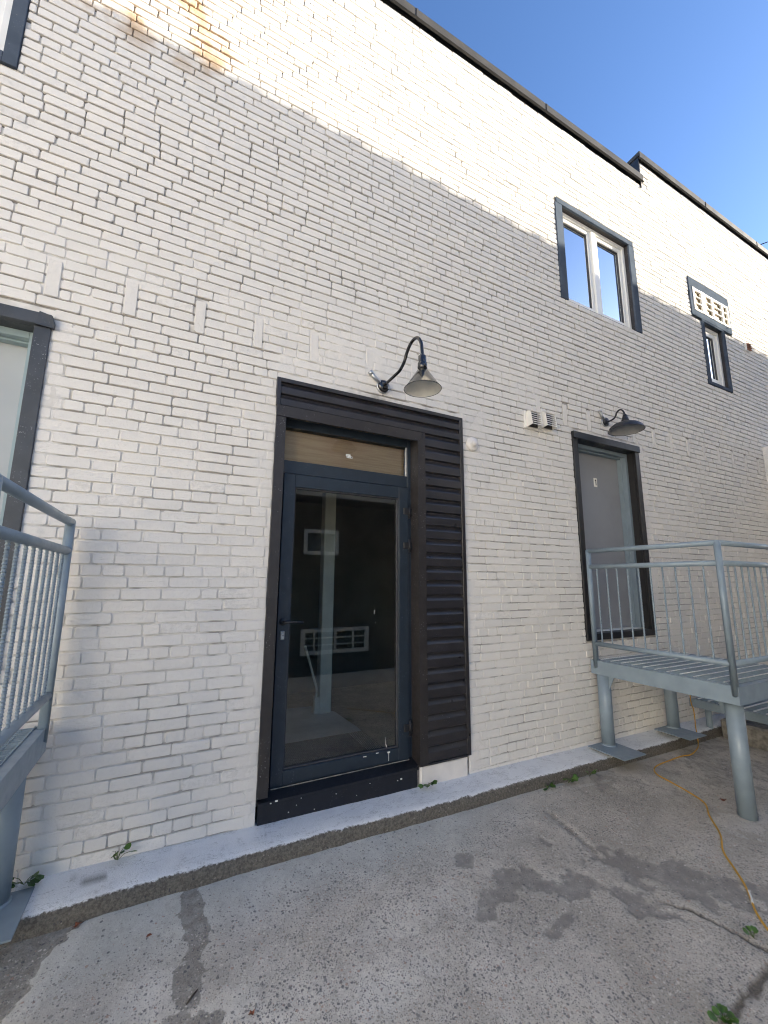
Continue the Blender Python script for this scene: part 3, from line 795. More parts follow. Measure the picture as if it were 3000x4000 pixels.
def lap_profile(z0, h, top=True):
    return [(0.004, z0), (-0.016, z0 + 0.001), (-0.0215, z0 + 0.006), (-0.0195, z0 + h * 0.58), (-0.0165, z0 + h * 0.63), (0.0025, z0 + h * 0.86), (0.003, z0 + h * 1.0), (0.012, z0 + h), (0.012, z0)]

siding = part('siding', M['siding'], building, (0.60, 2.20, 0.013, 0.022, 2.80, 3.06), (1.80, 2.20, 0.013, 0.022, 0.26, 2.80))
siding['label'] = 'black lapped siding round the glass entrance'
for z0, h in ((2.957, 0.092), (2.866, 0.091)):
    MB().prism_x(lap_profile(z0, h), 0.600, 2.196).build('slat', M['siding'], siding)
for i in range(23):
    h = 0.1128; z0 = 2.866 - (i + 1) * h
    MB().prism_x(lap_profile(z0, h), 1.826, 2.196).build('slat', M['siding'], siding)
part('edge_trim', M['siding'], siding, (0.568, 0.597, -0.024, 0.02, 2.866, 3.078))
part('edge_trim', M['siding'], siding, (2.196, 2.232, -0.024, 0.02, 0.262, 3.078))
part('edge_trim', M['siding'], siding, (0.598, 2.195, -0.024, 0.02, 3.048, 3.078))
part('edge_trim', M['siding'], siding, (1.83, 2.195, -0.022, 0.02, 0.255, 0.268))

entry = part('entrance_door', M['navy'], building, (0.605, 0.672, 0.10, 0.17, 0.275, 2.83), (1.727, 1.757, 0.10, 0.17, 0.275, 2.83), (0.672, 1.727, 0.10, 0.17, 2.757, 2.83), (0.672, 1.727, 0.10, 0.17, 2.402, 2.50))
entry['label'] = 'navy framed glass entrance door with lever handle'
casing = MB()
casing.prism([(0.575, -0.024, 2.866), (0.575, -0.024, 2.785), (1.755, -0.024, 2.785), (1.828, -0.024, 2.866)], (0, 0.03, 0))
casing.build('casing', M['black_trim'], entry)
MB().prism([(1.828, -0.024, 2.864), (1.755, -0.024, 2.783), (1.755, -0.024, 0.258), (1.828, -0.024, 0.258)], (0, 0.03, 0)).build('casing', M['black_trim'], entry)
part('casing', M['black_trim'], entry, (0.575, 0.645, -0.020, 0.01, 0.285, 2.7835))
part('reveal', M['black_trim'], entry, (1.757, 1.80, 0.008, 0.20, 0.262, 2.83), b=0)
part('reveal', M['black_trim'], entry, (0.578, 0.603, 0.012, 0.20, 0.285, 2.83), b=0)
part('reveal', M['black_trim'], entry, (0.604, 1.756, 0.008, 0.20, 2.832, 2.86), b=0)
leaf = MB()
leaf.box(0.674, 0.757, 0.082, 0.145, 0.288, 2.396, b=0.003); leaf.box(1.632, 1.725, 0.082, 0.145, 0.288, 2.396, b=0.003)
leaf.box(0.7565, 1.6325, 0.0825, 0.1445, 2.300, 2.3955, b=0.003); leaf.box(0.7565, 1.6325, 0.0825, 0.1445, 0.2885, 0.378, b=0.003)
leaf.build('leaf', M['navy'], entry)
part('glazing_bead', M['dark_gasket'], entry, (0.757, 0.768, 0.096, 0.125, 0.378, 2.300), (1.621, 1.632, 0.096, 0.125, 0.378, 2.300), (0.768, 1.621, 0.096, 0.125, 2.290, 2.300), (0.768, 1.621, 0.096, 0.125, 0.378, 0.388), b=0.002)
part('glass', M['door_glass'], entry, (0.768, 1.621, 0.112, 0.116, 0.388, 2.290), b=0)
part('transom_bead', M['galv'], entry, (1.712, 1.7268, 0.104, 0.12, 2.50, 2.757), b=0.002)
part('transom_glass', M['transom_glass'], entry, (0.672, 1.712, 0.118, 0.122, 2.50, 2.757), b=0)
part('transom_board', M['ply'], entry, (0.64, 1.75, 0.172, 0.19, 2.46, 2.80), b=0)
st = part('sticker', M['paper'], entry, (1.165, 1.205, 0.1155, 0.1172, 2.605, 2.622), (1.172, 1.222, 0.1150, 0.1172, 2.590, 2.6065), b=0)
part('print', M['ink'], entry, (1.176, 1.183, 0.1142, 0.1149, 2.595, 2.601), (1.187, 1.204, 0.1142, 0.1149, 2.597, 2.599), (1.208, 1.216, 0.1142, 0.1149, 2.594, 2.602), (1.170, 1.186, 0.1147, 0.1154, 2.612, 2.614), b=0)
for z in (2.19, 1.904, 0.506):
    h = MB(); h.box(1.672, 1.718, 0.068, 0.084, z - 0.022, z + 0.030, b=0.003); h.tube([(1.727, 0.074, z - 0.055), (1.727, 0.074, z + 0.055)], 0.009, 10); h.box(1.727, 1.752, 0.072, 0.088, z - 0.03, z + 0.03, b=0.002)
    h.build('hinge', M['lamp_matt'], entry)
h = MB(); h.lathe([(0.0, 0.0), (0.026, 0.0), (0.026, 0.010), (0.0, 0.012)], (0.712, 0.082, 1.337), (0, -1, 0), 20)
h.tube([(0.712, 0.075, 1.337), (0.712, 0.030, 1.337), (0.722, 0.024, 1.337), (0.84, 0.024, 1.333)], 0.0085, 10)
h.build('handle', M['lamp_matt'], entry)
h = MB(); h.box(0.697, 0.727, 0.074, 0.083, 1.215, 1.275, b=0.010); h.lathe([(0.0, 0.0), (0.009, 0.0), (0.009, 0.008), (0.0, 0.009)], (0.712, 0.075, 1.252), (0, -1, 0), 14)
h.build('lock', M['galv'], entry)
# sill and riser
s = MB(); s.prism_x([(-0.012, 0.258), (0.10, 0.288), (0.10, 0.27), (-0.006, 0.235)], 0.588, 1.754); s.build('sill', M['navy_riser'], entry)
part('riser', M['navy_riser'], entry, (0.588, 1.740, -0.008, 0.03, 0.02, 0.250), b=0.003)
part('sealant', M['concrete_side'], entry, (0.68, 1.72, 0.074, 0.082, 0.280, 0.2865), (1.741, 1.757, -0.004, 0.03, 0.09, 0.262), b=0.002)
blk = MB(); blk.box(1.762, 2.206, -0.014, 0.022, 0.085, 0.258, b=0.012); blk.build('foundation_block', M['white_block'], building)
# paint drips on the glass
d = MB()
for (x, z, l, w) in ((1.535, 0.43, 0.055, 0.003), (1.54, 0.39, 0.03, 0.004), (1.43, 1.38, 0.028, 0.003), (1.44, 1.30, 0.010, 0.002)):
    d.box(x - w / 2, x + w / 2, 0.1105, 0.1119, z - l / 2, z + l / 2)
for (x, z, l, w) in ((1.545, 0.362, 0.010, 0.022), (1.545, 0.33, 0.055, 0.003), (1.45, 0.372, 0.006, 0.02), (1.35, 0.365, 0.005, 0.025)):
    d.box(x - w / 2, x + w / 2, 0.0800, 0.0824, z - l / 2, z + l / 2)
d.build('paint_drips', M['paper'], entry)['kind'] = 'stuff'
sp = MB()
for (x, z, w) in ((0.70, 0.252, 0.016), (0.665, 0.245, 0.010), (1.60, 0.205, 0.014), (1.57, 0.20, 0.008), (0.86, 0.235, 0.006), (0.83, 0.20, 0.005), (1.1, 0.21, 0.007), (1.35, 0.225, 0.006), (0.95, 0.15, 0.006), (1.25, 0.17, 0.005), (0.78, 0.17, 0.007)):
    sp.box(x - w / 2, x + w / 2, -0.0135, -0.0078, z - w * 0.3, z + w * 0.3, b=0.001)
sp.build('paint_spots', M['paper'], entry)['kind'] = 'stuff'

# inside the entrance: dim hall with landing floor, post, mat
hall = MB()
hall.box(0.32, 4.0, 4.0, 4.1, -1.2, 3.0); hall.box(3.9, 4.0, 0.302, 4.0, -1.2, 3.0); hall.box(0.22, 0.32, 0.302, 4.0, -1.2, 3.0)
hall.box(0.22, 4.0, 0.302, 4.1, 2.95, 3.05)
hall.build('hall_wall', M['inside_wall'], building)
MB().box(0.33, 0.95, 2.2, 2.25, 0.27, 2.94).build('hall_partition', M['inside_brown'], building)
f = MB(); f.prism([(0.33, 0.20, 0.17), (1.63, 0.20, 0.17), (1.66, 0.95, 0.17), (1.63, 1.46, 0.17), (1.46, 1.75, 0.17), (0.33, 1.85, 0.17)], (0, 0, 0.10)); f.box(0.605, 1.756, 0.146, 0.20, 0.17, 0.27)
f.build('landing_floor', M['inside_floor'], building)
MB().box(0.33, 3.9, 0.302, 3.99, -0.95, -0.90).build('hall_floor', M['inside_wall'], building)
pst = MB(); pst.box(1.46, 1.585, 1.45, 1.57, 0.27, 2.94, b=0.004); pst.build('column', M['post_white'], building)
b2 = MB(); b2.box(1.405, 1.455, 1.44, 1.50, 0.28, 0.44, b=0.003); b2.tube([(1.43, 1.47, 0.44), (1.43, 1.47, 0.52), (1.30, 1.50, 0.95)], 0.012, 8); b2.build('brace', M['post_white'], building)
mat_t = thing('doormat', 'dark ribbed doormat lying on the floor behind the glass entrance door', 'doormat', (1.2, 0.55, 0.271))
mm = MB(); mm.box(0.80, 1.52, 0.30, 0.81, 0.271, 0.279, b=0.003); mm.build('base', M['mat'], mat_t)
rb = MB()
for i in range(57):
    x = 0.815 + i * 0.0147
    rb.box(x, x + 0.008, 0.315, 0.795, 0.2785, 0.283)
ro = rb.build('ribs', M['mat'], mat_t); ro['kind'] = 'stuff'

# ---------------------------------------------------------------- steel doors up on the landings
def steel_door(x0, x1, zb, zt, label, flash=0.0, number=False):
    """x0..x1 and zb..zt bound the outer black trim"""
    w = 0.076
    tr = M['door_black'] if number else M['grey_trim']
    d = part('door', M['door_grey'] if number else M['door_lit'], building, (x0 + w + 0.04, x1 - w - 0.04, 0.190, 0.235, zb + 0.075, zt - w - 0.04), b=0.003)
    d['label'] = label
    part('casing', tr, d, (x0, x1, -0.030, 0.012, zt - w, zt), b=0.003)
    part('casing', tr, d, (x0, x0 + w, -0.014, 0.012, zb, zt - w - 0.001), b=0.003)
    part('casing', tr, d, (x1 - w, x1, -0.014, 0.012, zb, zt - w - 0.001), b=0.003)
    part('reveal', tr, d, (x0 + w - 0.014, x0 + w, 0.0125, 0.24, zb, zt - w), (x1 - w, x1 - w + 0.014, 0.0125, 0.24, zb, zt - w), (x0 + w, x1 - w, 0.0125, 0.24, zt - w, zt - w + 0.014), b=0)
    jam = MB()
    a, b = x0 + w + 0.001, x1 - w - 0.001
    for s0, s1 in ((a, a + 0.042), (b - 0.042, b)):
        jam.box(s0, s1, 0.088, 0.24, zb + 0.07, zt - w - 0.001, b=0.002)
    jam.box(a + 0.0425, b - 0.0425, 0.088, 0.24, zt - w - 0.043, zt - w - 0.001, b=0.002)
    jam.box(a + 0.042, a + 0.056, 0.135, 0.188, zb + 0.07, zt - w - 0.044, b=0.002); jam.box(b - 0.056, b - 0.042, 0.135, 0.188, zb + 0.07, zt - w - 0.044, b=0.002)
    jam.box(a + 0.0565, b - 0.0565, 0.135, 0.188, zt - w - 0.058, zt - w - 0.044, b=0.002)
    jam.build('frame', M['door_frame'] if number else M['frame_lit'], d)
    part('step', tr, d, (x0, x1, -0.012, 0.09, zb, zb + 0.066), b=0.003)
    part('threshold', M['white_pvc'], d, (x0 + w, x1 - w, 0.0905, 0.24, zb + 0.02, zb + 0.071), b=0.003)
    kn = MB(); kn.lathe([(0.0, 0.0), (0.022, 0.0), (0.022, 0.006), (0.010, 0.010), (0.009, 0.030), (0.022, 0.040), (0.025, 0.052), (0.018, 0.062), (0.0, 0.065)], (x0 + w + 0.105, 0.19, zb + 1.05), (0, -1, 0), 18)
    kn.build('knob', M['galv'], d)
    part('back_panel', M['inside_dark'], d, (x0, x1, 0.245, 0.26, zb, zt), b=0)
    if number:
        cx, cz = (x0 + x1) / 2 + 0.02, 2.765
        part('number_plate', M['paper'], d, (cx - 0.027, cx + 0.027, 0.1865, 0.1899, cz - 0.052, cz + 0.052), b=0)
        part('number_face', M['vent_white'], d, (cx - 0.024, cx + 0.024, 0.1845, 0.1864, cz - 0.049, cz + 0.049), b=0)
        dg = MB(); dg.box(cx - 0.004, cx + 0.008, 0.1825, 0.1844, cz - 0.034, cz + 0.034); dg.prism([(cx - 0.0041, 0.1825, cz + 0.034), (cx - 0.0041, 0.1825, cz + 0.020), (cx - 0.014, 0.1825, cz + 0.016), (cx - 0.014, 0.1825, cz + 0.024)], (0, 0.0018, 0))
        dg.build('digit', M['ink'], d)
    return d
steel_door(3.712, 4.868, 1.045, 3.225, 'grey steel door numbered 1 in a black frame', number=True)
steel_door(-1.892, -0.744, 0.96, 3.138, 'grey steel door, lightened as if lit, in a charcoal frame behind the near landing')
MB().prism([(-0.80, -0.036, 3.142), (-0.738, -0.036, 3.128), (-0.726, -0.030, 3.09), (-0.728, -0.028, 3.058), (-0.81, -0.032, 3.062)], (0, 0.02, 0)).build('flashing_end', M['grey_trim'], building)

# ---------------------------------------------------------------- windows
def window(x0, x1, z0, z1, label, panes, trim, tw=(0.115, 0.115, 0.065, 0.0), rec=0.055, fw=0.048, sash=0.055, mull=0.08, blind=True, inner=None):
    l, r, t, b = tw
    w = part('window', trim, building, (x0, x0 + l, -0.010, 0.012, z0, z1 - (0.0 if t == 0 else t + 0.001)), b=0.002)
    w['label'] = label
    part('trim', trim, w, (x1 - r, x1, -0.010, 0.012, z0, z1 - t - 0.001), b=0.002)
    if t: part('trim', trim, w, (x0 + 0.02, x1 - 0.02, -0.012, 0.012, z1 - t, z1), b=0.002)
    if b: part('trim', trim, w, (x0 + l + 0.001, x1 - r - 0.001, -0.010, 0.012, z0, z0 + b), b=0.002)
    ix0, ix1, iz0, iz1 = x0 + l, x1 - r, z0 + b, z1 - t
    rv = inner or trim
    part('reveal', rv, w, (ix0 - 0.016, ix0, 0.0125, 0.30, iz0, iz1), (ix1, ix1 + 0.016, 0.0125, 0.30, iz0, iz1), (ix0, ix1, 0.0125, 0.30, iz1, iz1 + 0.014), (ix0, ix1, 0.0125, 0.30, iz0 - 0.016, iz0 + 0.012), b=0)
    fr = MB(); y0, y1 = rec, rec + 0.07
    a0, a1, c0, c1 = ix0 + 0.001, ix1 - 0.001, iz0 + 0.0125, iz1 - 0.001
    fr.box(a0, a0 + fw, y0, y1, c0, c1, b=0.003); fr.box(a1 - fw, a1, y0, y1, c0, c1, b=0.003)
    fr.box(a0 + fw, a1 - fw, y0, y1, c1 - fw, c1, b=0.003); fr.box(a0 + fw, a1 - fw, y0, y1, c0, c0 + fw, b=0.003)
    n = panes; inn0, inn1 = a0 + fw, a1 - fw
    pw = (inn1 - inn0 - mull * (n - 1)) / n
    for i in range(1, n):
        mx = inn0 + i * pw + (i - 1) * mull
        fr.box(mx, mx + mull, y0 - 0.004, y1, c0 + fw, c1 - fw, b=0.003)
    fr.build('frame', M['white_pvc'], w)
    for i in range(n):
        s0 = inn0 + i * (pw + mull); s1 = s0 + pw; q0, q1 = c0 + fw, c1 - fw
        sh = MB(); yy0, yy1 = y0 + 0.018, y1 + 0.01
        sh.box(s0 + .001, s0 + sash, yy0, yy1, q0 + .001, q1 - .001, b=0.003); sh.box(s1 - sash, s1 - .001, yy0, yy1, q0 + .001, q1 - .001, b=0.003)
        sh.box(s0 + sash, s1 - sash, yy0, yy1, q1 - sash, q1 - .001, b=0.003); sh.box(s0 + sash, s1 - sash, yy0, yy1, q0 + .001, q0 + sash, b=0.003)
        sh.build('sash', M['white_pvc'], w)
        g = 0.010
        part('gasket', M['dark_gasket'], w, (s0 + sash, s0 + sash + g, yy0 + 0.012, yy1, q0 + sash, q1 - sash), (s1 - sash - g, s1 - sash, yy0 + 0.012, yy1, q0 + sash, q1 - sash), (s0 + sash + g, s1 - sash - g, yy0 + 0.012, yy1, q1 - sash - g, q1 - sash), (s0 + sash + g, s1 - sash - g, yy0 + 0.012, yy1, q0 + sash, q0 + sash + g), b=0)
        part('pane', M['window_glass'], w, (s0 + sash + g, s1 - sash - g, yy0 + 0.024, yy0 + 0.028, q0 + sash + g, q1 - sash - g), b=0)
    if blind:
        part('blind', M['curtain'], w, (ix0, ix1, 0.24, 0.25, iz0, iz1), b=0)
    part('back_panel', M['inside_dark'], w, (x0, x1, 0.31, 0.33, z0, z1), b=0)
    return w
window(3.71, 5.222, 4.83, 6.165, 'white two pane window in slate blue trim', 2, M['blue_trim'], inner=M['black_trim'])
window(-2.62, -1.098, 4.707, 6.15, 'white framed window with navy trim at the top left edge', 2, M['blue_trim'], tw=(0.07, 0.07, 0.07, 0.075), rec=0.03)
window(6.775, 7.455, 4.50, 5.538, 'narrow white casement window in blue grey trim below the louvers', 1, M['blue_trim'], tw=(0.078, 0.075, 0.03, 0.045), rec=0.05, fw=0.05, sash=0.075, inner=M['black_trim'])

# ---------------------------------------------------------------- air conditioner grille above the small window
ac = thing('air_conditioner_grille', 'white louvered grille in a grey surround above the narrow window', 'grille', (7.12, 0.0, 5.55))
sr = MB()
sr.box(6.54, 7.70, -0.012, 0.01, 6.02, 6.168, b=0.002); sr.box(6.54, 6.62, -0.012, 0.01, 5.541, 6.0195, b=0.002); sr.box(7.65, 7.70, -0.012, 0.01, 5.541, 6.0195, b=0.002); sr.box(6.6205, 7.6495, -0.012, 0.01, 5.541, 5.64, b=0.002)
sr.build('surround', M['blue_trim'], ac)
gf = MB(); y0, y1 = -0.020, 0.006
zr = [5.642, 5.672, 5.765, 5.778, 5.871, 5.884, 5.977, 6.017]
xb = [(6.622, 6.662), (6.845, 6.965), (7.148, 7.192), (7.440, 7.486), (7.61, 7.648)]
for a, b in xb: gf.box(a, b, y0, y1, 5.642, 6.017, b=0.002)
for (a, b), (c, d2) in zip(xb[:-1], xb[1:]):
    for q in ((5.642, 5.672), (5.765, 5.780), (5.871, 5.886), (5.977, 6.017)): gf.box(b, c, y0 + 0.003, y1, q[0], q[1], b=0.002)
gf.build('grille_frame', M['vent_white'], ac)
MB().box(6.62, 7.65, 0.0065, 0.012, 5.64, 6.02).build('back_panel', M['tan'], ac)
cb = MB(); cb.tube([(7.55, -0.014, 5.60), (7.62, -0.05, 5.64), (7.69, -0.03, 5.66)], 0.004, 6); cb.build('latch', M['galv'], ac)

# ---------------------------------------------------------------- vents and cap on the wall
def hood_vent(x0, x1, z0, z1, label):
    v = thing('vent_hood', label, 'vent', ((x0 + x1) / 2, 0, z0), 'louvered vents beside the right steel door')
    part('back_plate', M['vent_white'], v, (x0, x1, -0.012, 0.004, z0, z1), b=0.004)
    a, b = x0 + 0.022, x1 - 0.012
    for xx in (a, b - 0.008):
        MB().prism([(xx, -0.0125, z0 + 0.008), (xx, -0.088, z0 + 0.020), (xx, -0.070, z1 - 0.015), (xx, -0.045, z1 - 0.004), (xx, -0.0125, z1 - 0.004)], (0.008, 0, 0)).build('side', M['vent_white'], v)
    MB().prism([(a, -0.0125, z1 - 0.004), (a, -0.046, z1 - 0.003), (a, -0.074, z1 - 0.018), (a, -0.070, z1 - 0.022), (a, -0.044, z1 - 0.009), (a, -0.0125, z1 - 0.010)], (b - a, 0, 0)).build('top', M['vent_white'], v)
    n = 6; h = (z1 - 0.020 - z0 - 0.020) / n
    for i in range(n):
        z = z0 + 0.020 + i * h; y = -0.088 + 0.018 * i / n
        MB().prism([(a + 0.008, y - 0.002, z), (a + 0.008, y + 0.004, z + h * 0.42), (a + 0.008, y + 0.030, z + h * 0.98), (a + 0.008, y + 0.028, z + h * 0.86), (a + 0.008, y + 0.000, z + h * 0.34)], (b - a - 0.016, 0, 0)).build('louver', M['vent_white'], v)
    part('screen', M['vent_dark'], v, (a + 0.008, b - 0.008, -0.030, -0.026, z0 + 0.012, z1 - 0.014), b=0)
hood_vent(3.018, 3.196, 3.138, 3.318, 'white louvered vent hood, the one farther from the grey door')
hood_vent(3.224, 3.405, 3.160, 3.342, 'white louvered vent hood, the one closer to the grey door')
fv = thing('wall_vent', 'small rusty brown louvered vent high on the wall beyond the narrow window', 'vent', (8.17, 0, 5.36))
part('back_plate', M['vent_white'], fv, (8.10, 8.23, -0.02, 0.004, 5.39, 5.53), b=0.004)
for i in range(4): MB().prism([(8.11, -0.02, 5.395 + i * .032), (8.11, -0.05, 5.400 + i * .032), (8.11, -0.02, 5.422 + i * .032)], (0.11, 0, 0)).build('louver', M['rusty'], fv)
pc = thing('pipe_cap', 'round cream painted pipe cap on the brick right of the entrance', 'pipe cap', (2.347, 0, 2.858))
MB().lathe([(0.0, 0.0), (0.062, 0.0), (0.066, 0.006), (0.064, 0.020), (0.052, 0.028), (0.030, 0.030), (0.028, 0.048), (0.022, 0.054), (0.0, 0.056)], (2.347, 0.004, 2.858), (0, -1, 0), 26).build('flange', M['white_block'], pc)

# ---------------------------------------------------------------- gooseneck lamps
def lamp(label, x, plate, pts, arm_r, prof_out, shade_top, mats, plate_r, conduit, neck):
    g = thing('gooseneck_lamp', label, 'wall lamp', plate, 'gooseneck lamps over the doors')
    m_arm, m_out, m_in, m_plate = mats
    MB().lathe([(0.0, 0.0), (plate_r * 1.12, 0.0), (plate_r * 1.12, 0.022), (plate_r, 0.024)], (plate[0], 0.006, plate[2]), (0, -1, 0), 24).build('junction_box', M['galv'], g)
    MB().lathe([(plate_r, 0.024), (plate_r * 1.02, 0.030), (plate_r * 0.9, 0.042), (plate_r * 0.45, 0.050), (0.0, 0.052)], (plate[0], 0.006, plate[2]), (0, -1, 0), 28).build('wall_plate', m_plate, g)
    # smooth arm through the points (Catmull-Rom)
    P = [Vector(p) for p in pts]; P = [P[0] * 2 - P[1]] + P + [P[-1] * 2 - P[-2]]
    path = []
    for i in range(1, len(P) - 2):
        for k in range(7):
            t = k / 7
            path.append(0.5 * ((2 * P[i]) + (-P[i - 1] + P[i + 1]) * t + (2 * P[i - 1] - 5 * P[i] + 4 * P[i + 1] - P[i + 2]) * t * t + (-P[i - 1] + 3 * P[i] - 3 * P[i + 1] + P[i + 2]) * t ** 3))
    path.append(P[-2])
    MB().tube(path, arm_r, 12).build('arm', m_arm, g)
    MB().lathe(neck, shade_top, (0, 0, -1), 24).build('neck', m_arm, g)
    MB().lathe(prof_out, shade_top, (0, 0, -1), 48).build('shade', m_out, g)
    inner = [(max(r - 0.0025, 0.001), h - 0.001 if i else h + 0.004) for i, (r, h) in enumerate(prof_out)]
    MB().lathe([(0.001, inner[0][1])] + inner, shade_top, (0, 0, -1), 48).build('shade_lining', m_in, g)
    r0, h0 = prof_out[-1]
    MB().lathe([(r0 - 0.003, h0 - 0.002), (r0, h0 - 0.003), (r0 + 0.002, h0), (r0 - 0.001, h0 + 0.002), (r0 - 0.003, h0 - 0.002)], shade_top, (0, 0, -1), 48).build('rim', m_arm, g)
    if conduit:
        MB().tube(conduit, 0.017, 12).tube([conduit[0], Vector(conduit[0]).lerp(Vector(conduit[1]), 0.5)], 0.021, 12).build('conduit', M['galv'], g)
    return g
lamp('glossy black gooseneck lamp with cone shade above the glass entrance', 1.43, (1.43, 0, 3.203),
     [(1.43, -0.03, 3.203), (1.43, -0.12, 3.205), (1.43, -0.22, 3.206), (1.43, -0.30, 3.212), (1.43, -0.362, 3.246), (1.43, -0.398, 3.294), (1.43, -0.445, 3.336), (1.43, -0.500, 3.352), (1.43, -0.558, 3.335), (1.43, -0.600, 3.275), (1.43, -0.614, 3.20), (1.43, -0.616, 3.165)], 0.0122,
     [(0.030, 0.0), (0.036, 0.004), (0.124, 0.138), (0.128, 0.142)], (1.43, -0.616, 3.060), (M['lamp_gloss'], M['lamp_mirror'], M['lamp_inside'], M['lamp_gloss']), 0.052,
     [(1.305, -0.018, 3.305), (1.345, -0.020, 3.262), (1.395, -0.022, 3.225)], [(0.0, -0.118), (0.015, -0.118), (0.017, -0.108), (0.028, -0.100), (0.028, -0.052), (0.0285, -0.050), (0.033, -0.048), (0.033, 0.002), (0.0, 0.004)])
lamp('matt black gooseneck lamp with wide shallow shade above the grey door', 4.28, (4.28, 0, 3.430),
     [(4.28, -0.03, 3.425), (4.28, -0.09, 3.424), (4.28, -0.135, 3.444), (4.28, -0.157, 3.486), (4.28, -0.185, 3.506), (4.28, -0.215, 3.500), (4.28, -0.238, 3.464), (4.28, -0.245, 3.425)], 0.009,
     [(0.036, 0.0), (0.070, 0.006), (0.125, 0.030), (0.160, 0.060), (0.174, 0.092), (0.176, 0.098)], (4.28, -0.246, 3.350), (M['lamp_matt'], M['lamp_matt'], M['lamp_inside_grey'], M['lamp_matt']), 0.050,
     [(4.190, -0.018, 3.555), (4.215, -0.020, 3.500), (4.25, -0.022, 3.455)], [(0.0, -0.092), (0.012, -0.090), (0.022, -0.070), (0.024, -0.052), (0.030, -0.050), (0.032, -0.030), (0.038, -0.026), (0.040, 0.004), (0.0, 0.006)])

# ---------------------------------------------------------------- steel landings with pipe railings
def rebar_mesh(L, r=0.0075, pitch=0.013):
    mb = MB(); n = int(L / pitch); path = []; rr = []
    for i in range(n):
        z = i * pitch
        path += [(0, 0, z), (0, 0, z + pitch * 0.62), (0, 0, z + pitch * 0.70), (0, 0, z + pitch * 0.92)]
        rr += [r * 0.88, r * 0.88, r * 1.18, r * 1.18]
    path.append((0, 0, L)); rr.append(r * 0.88)
    mb.tube(path, rr, 8)
    return mb.mesh('baluster', M['steel'])
BAL = rebar_mesh(0.735)

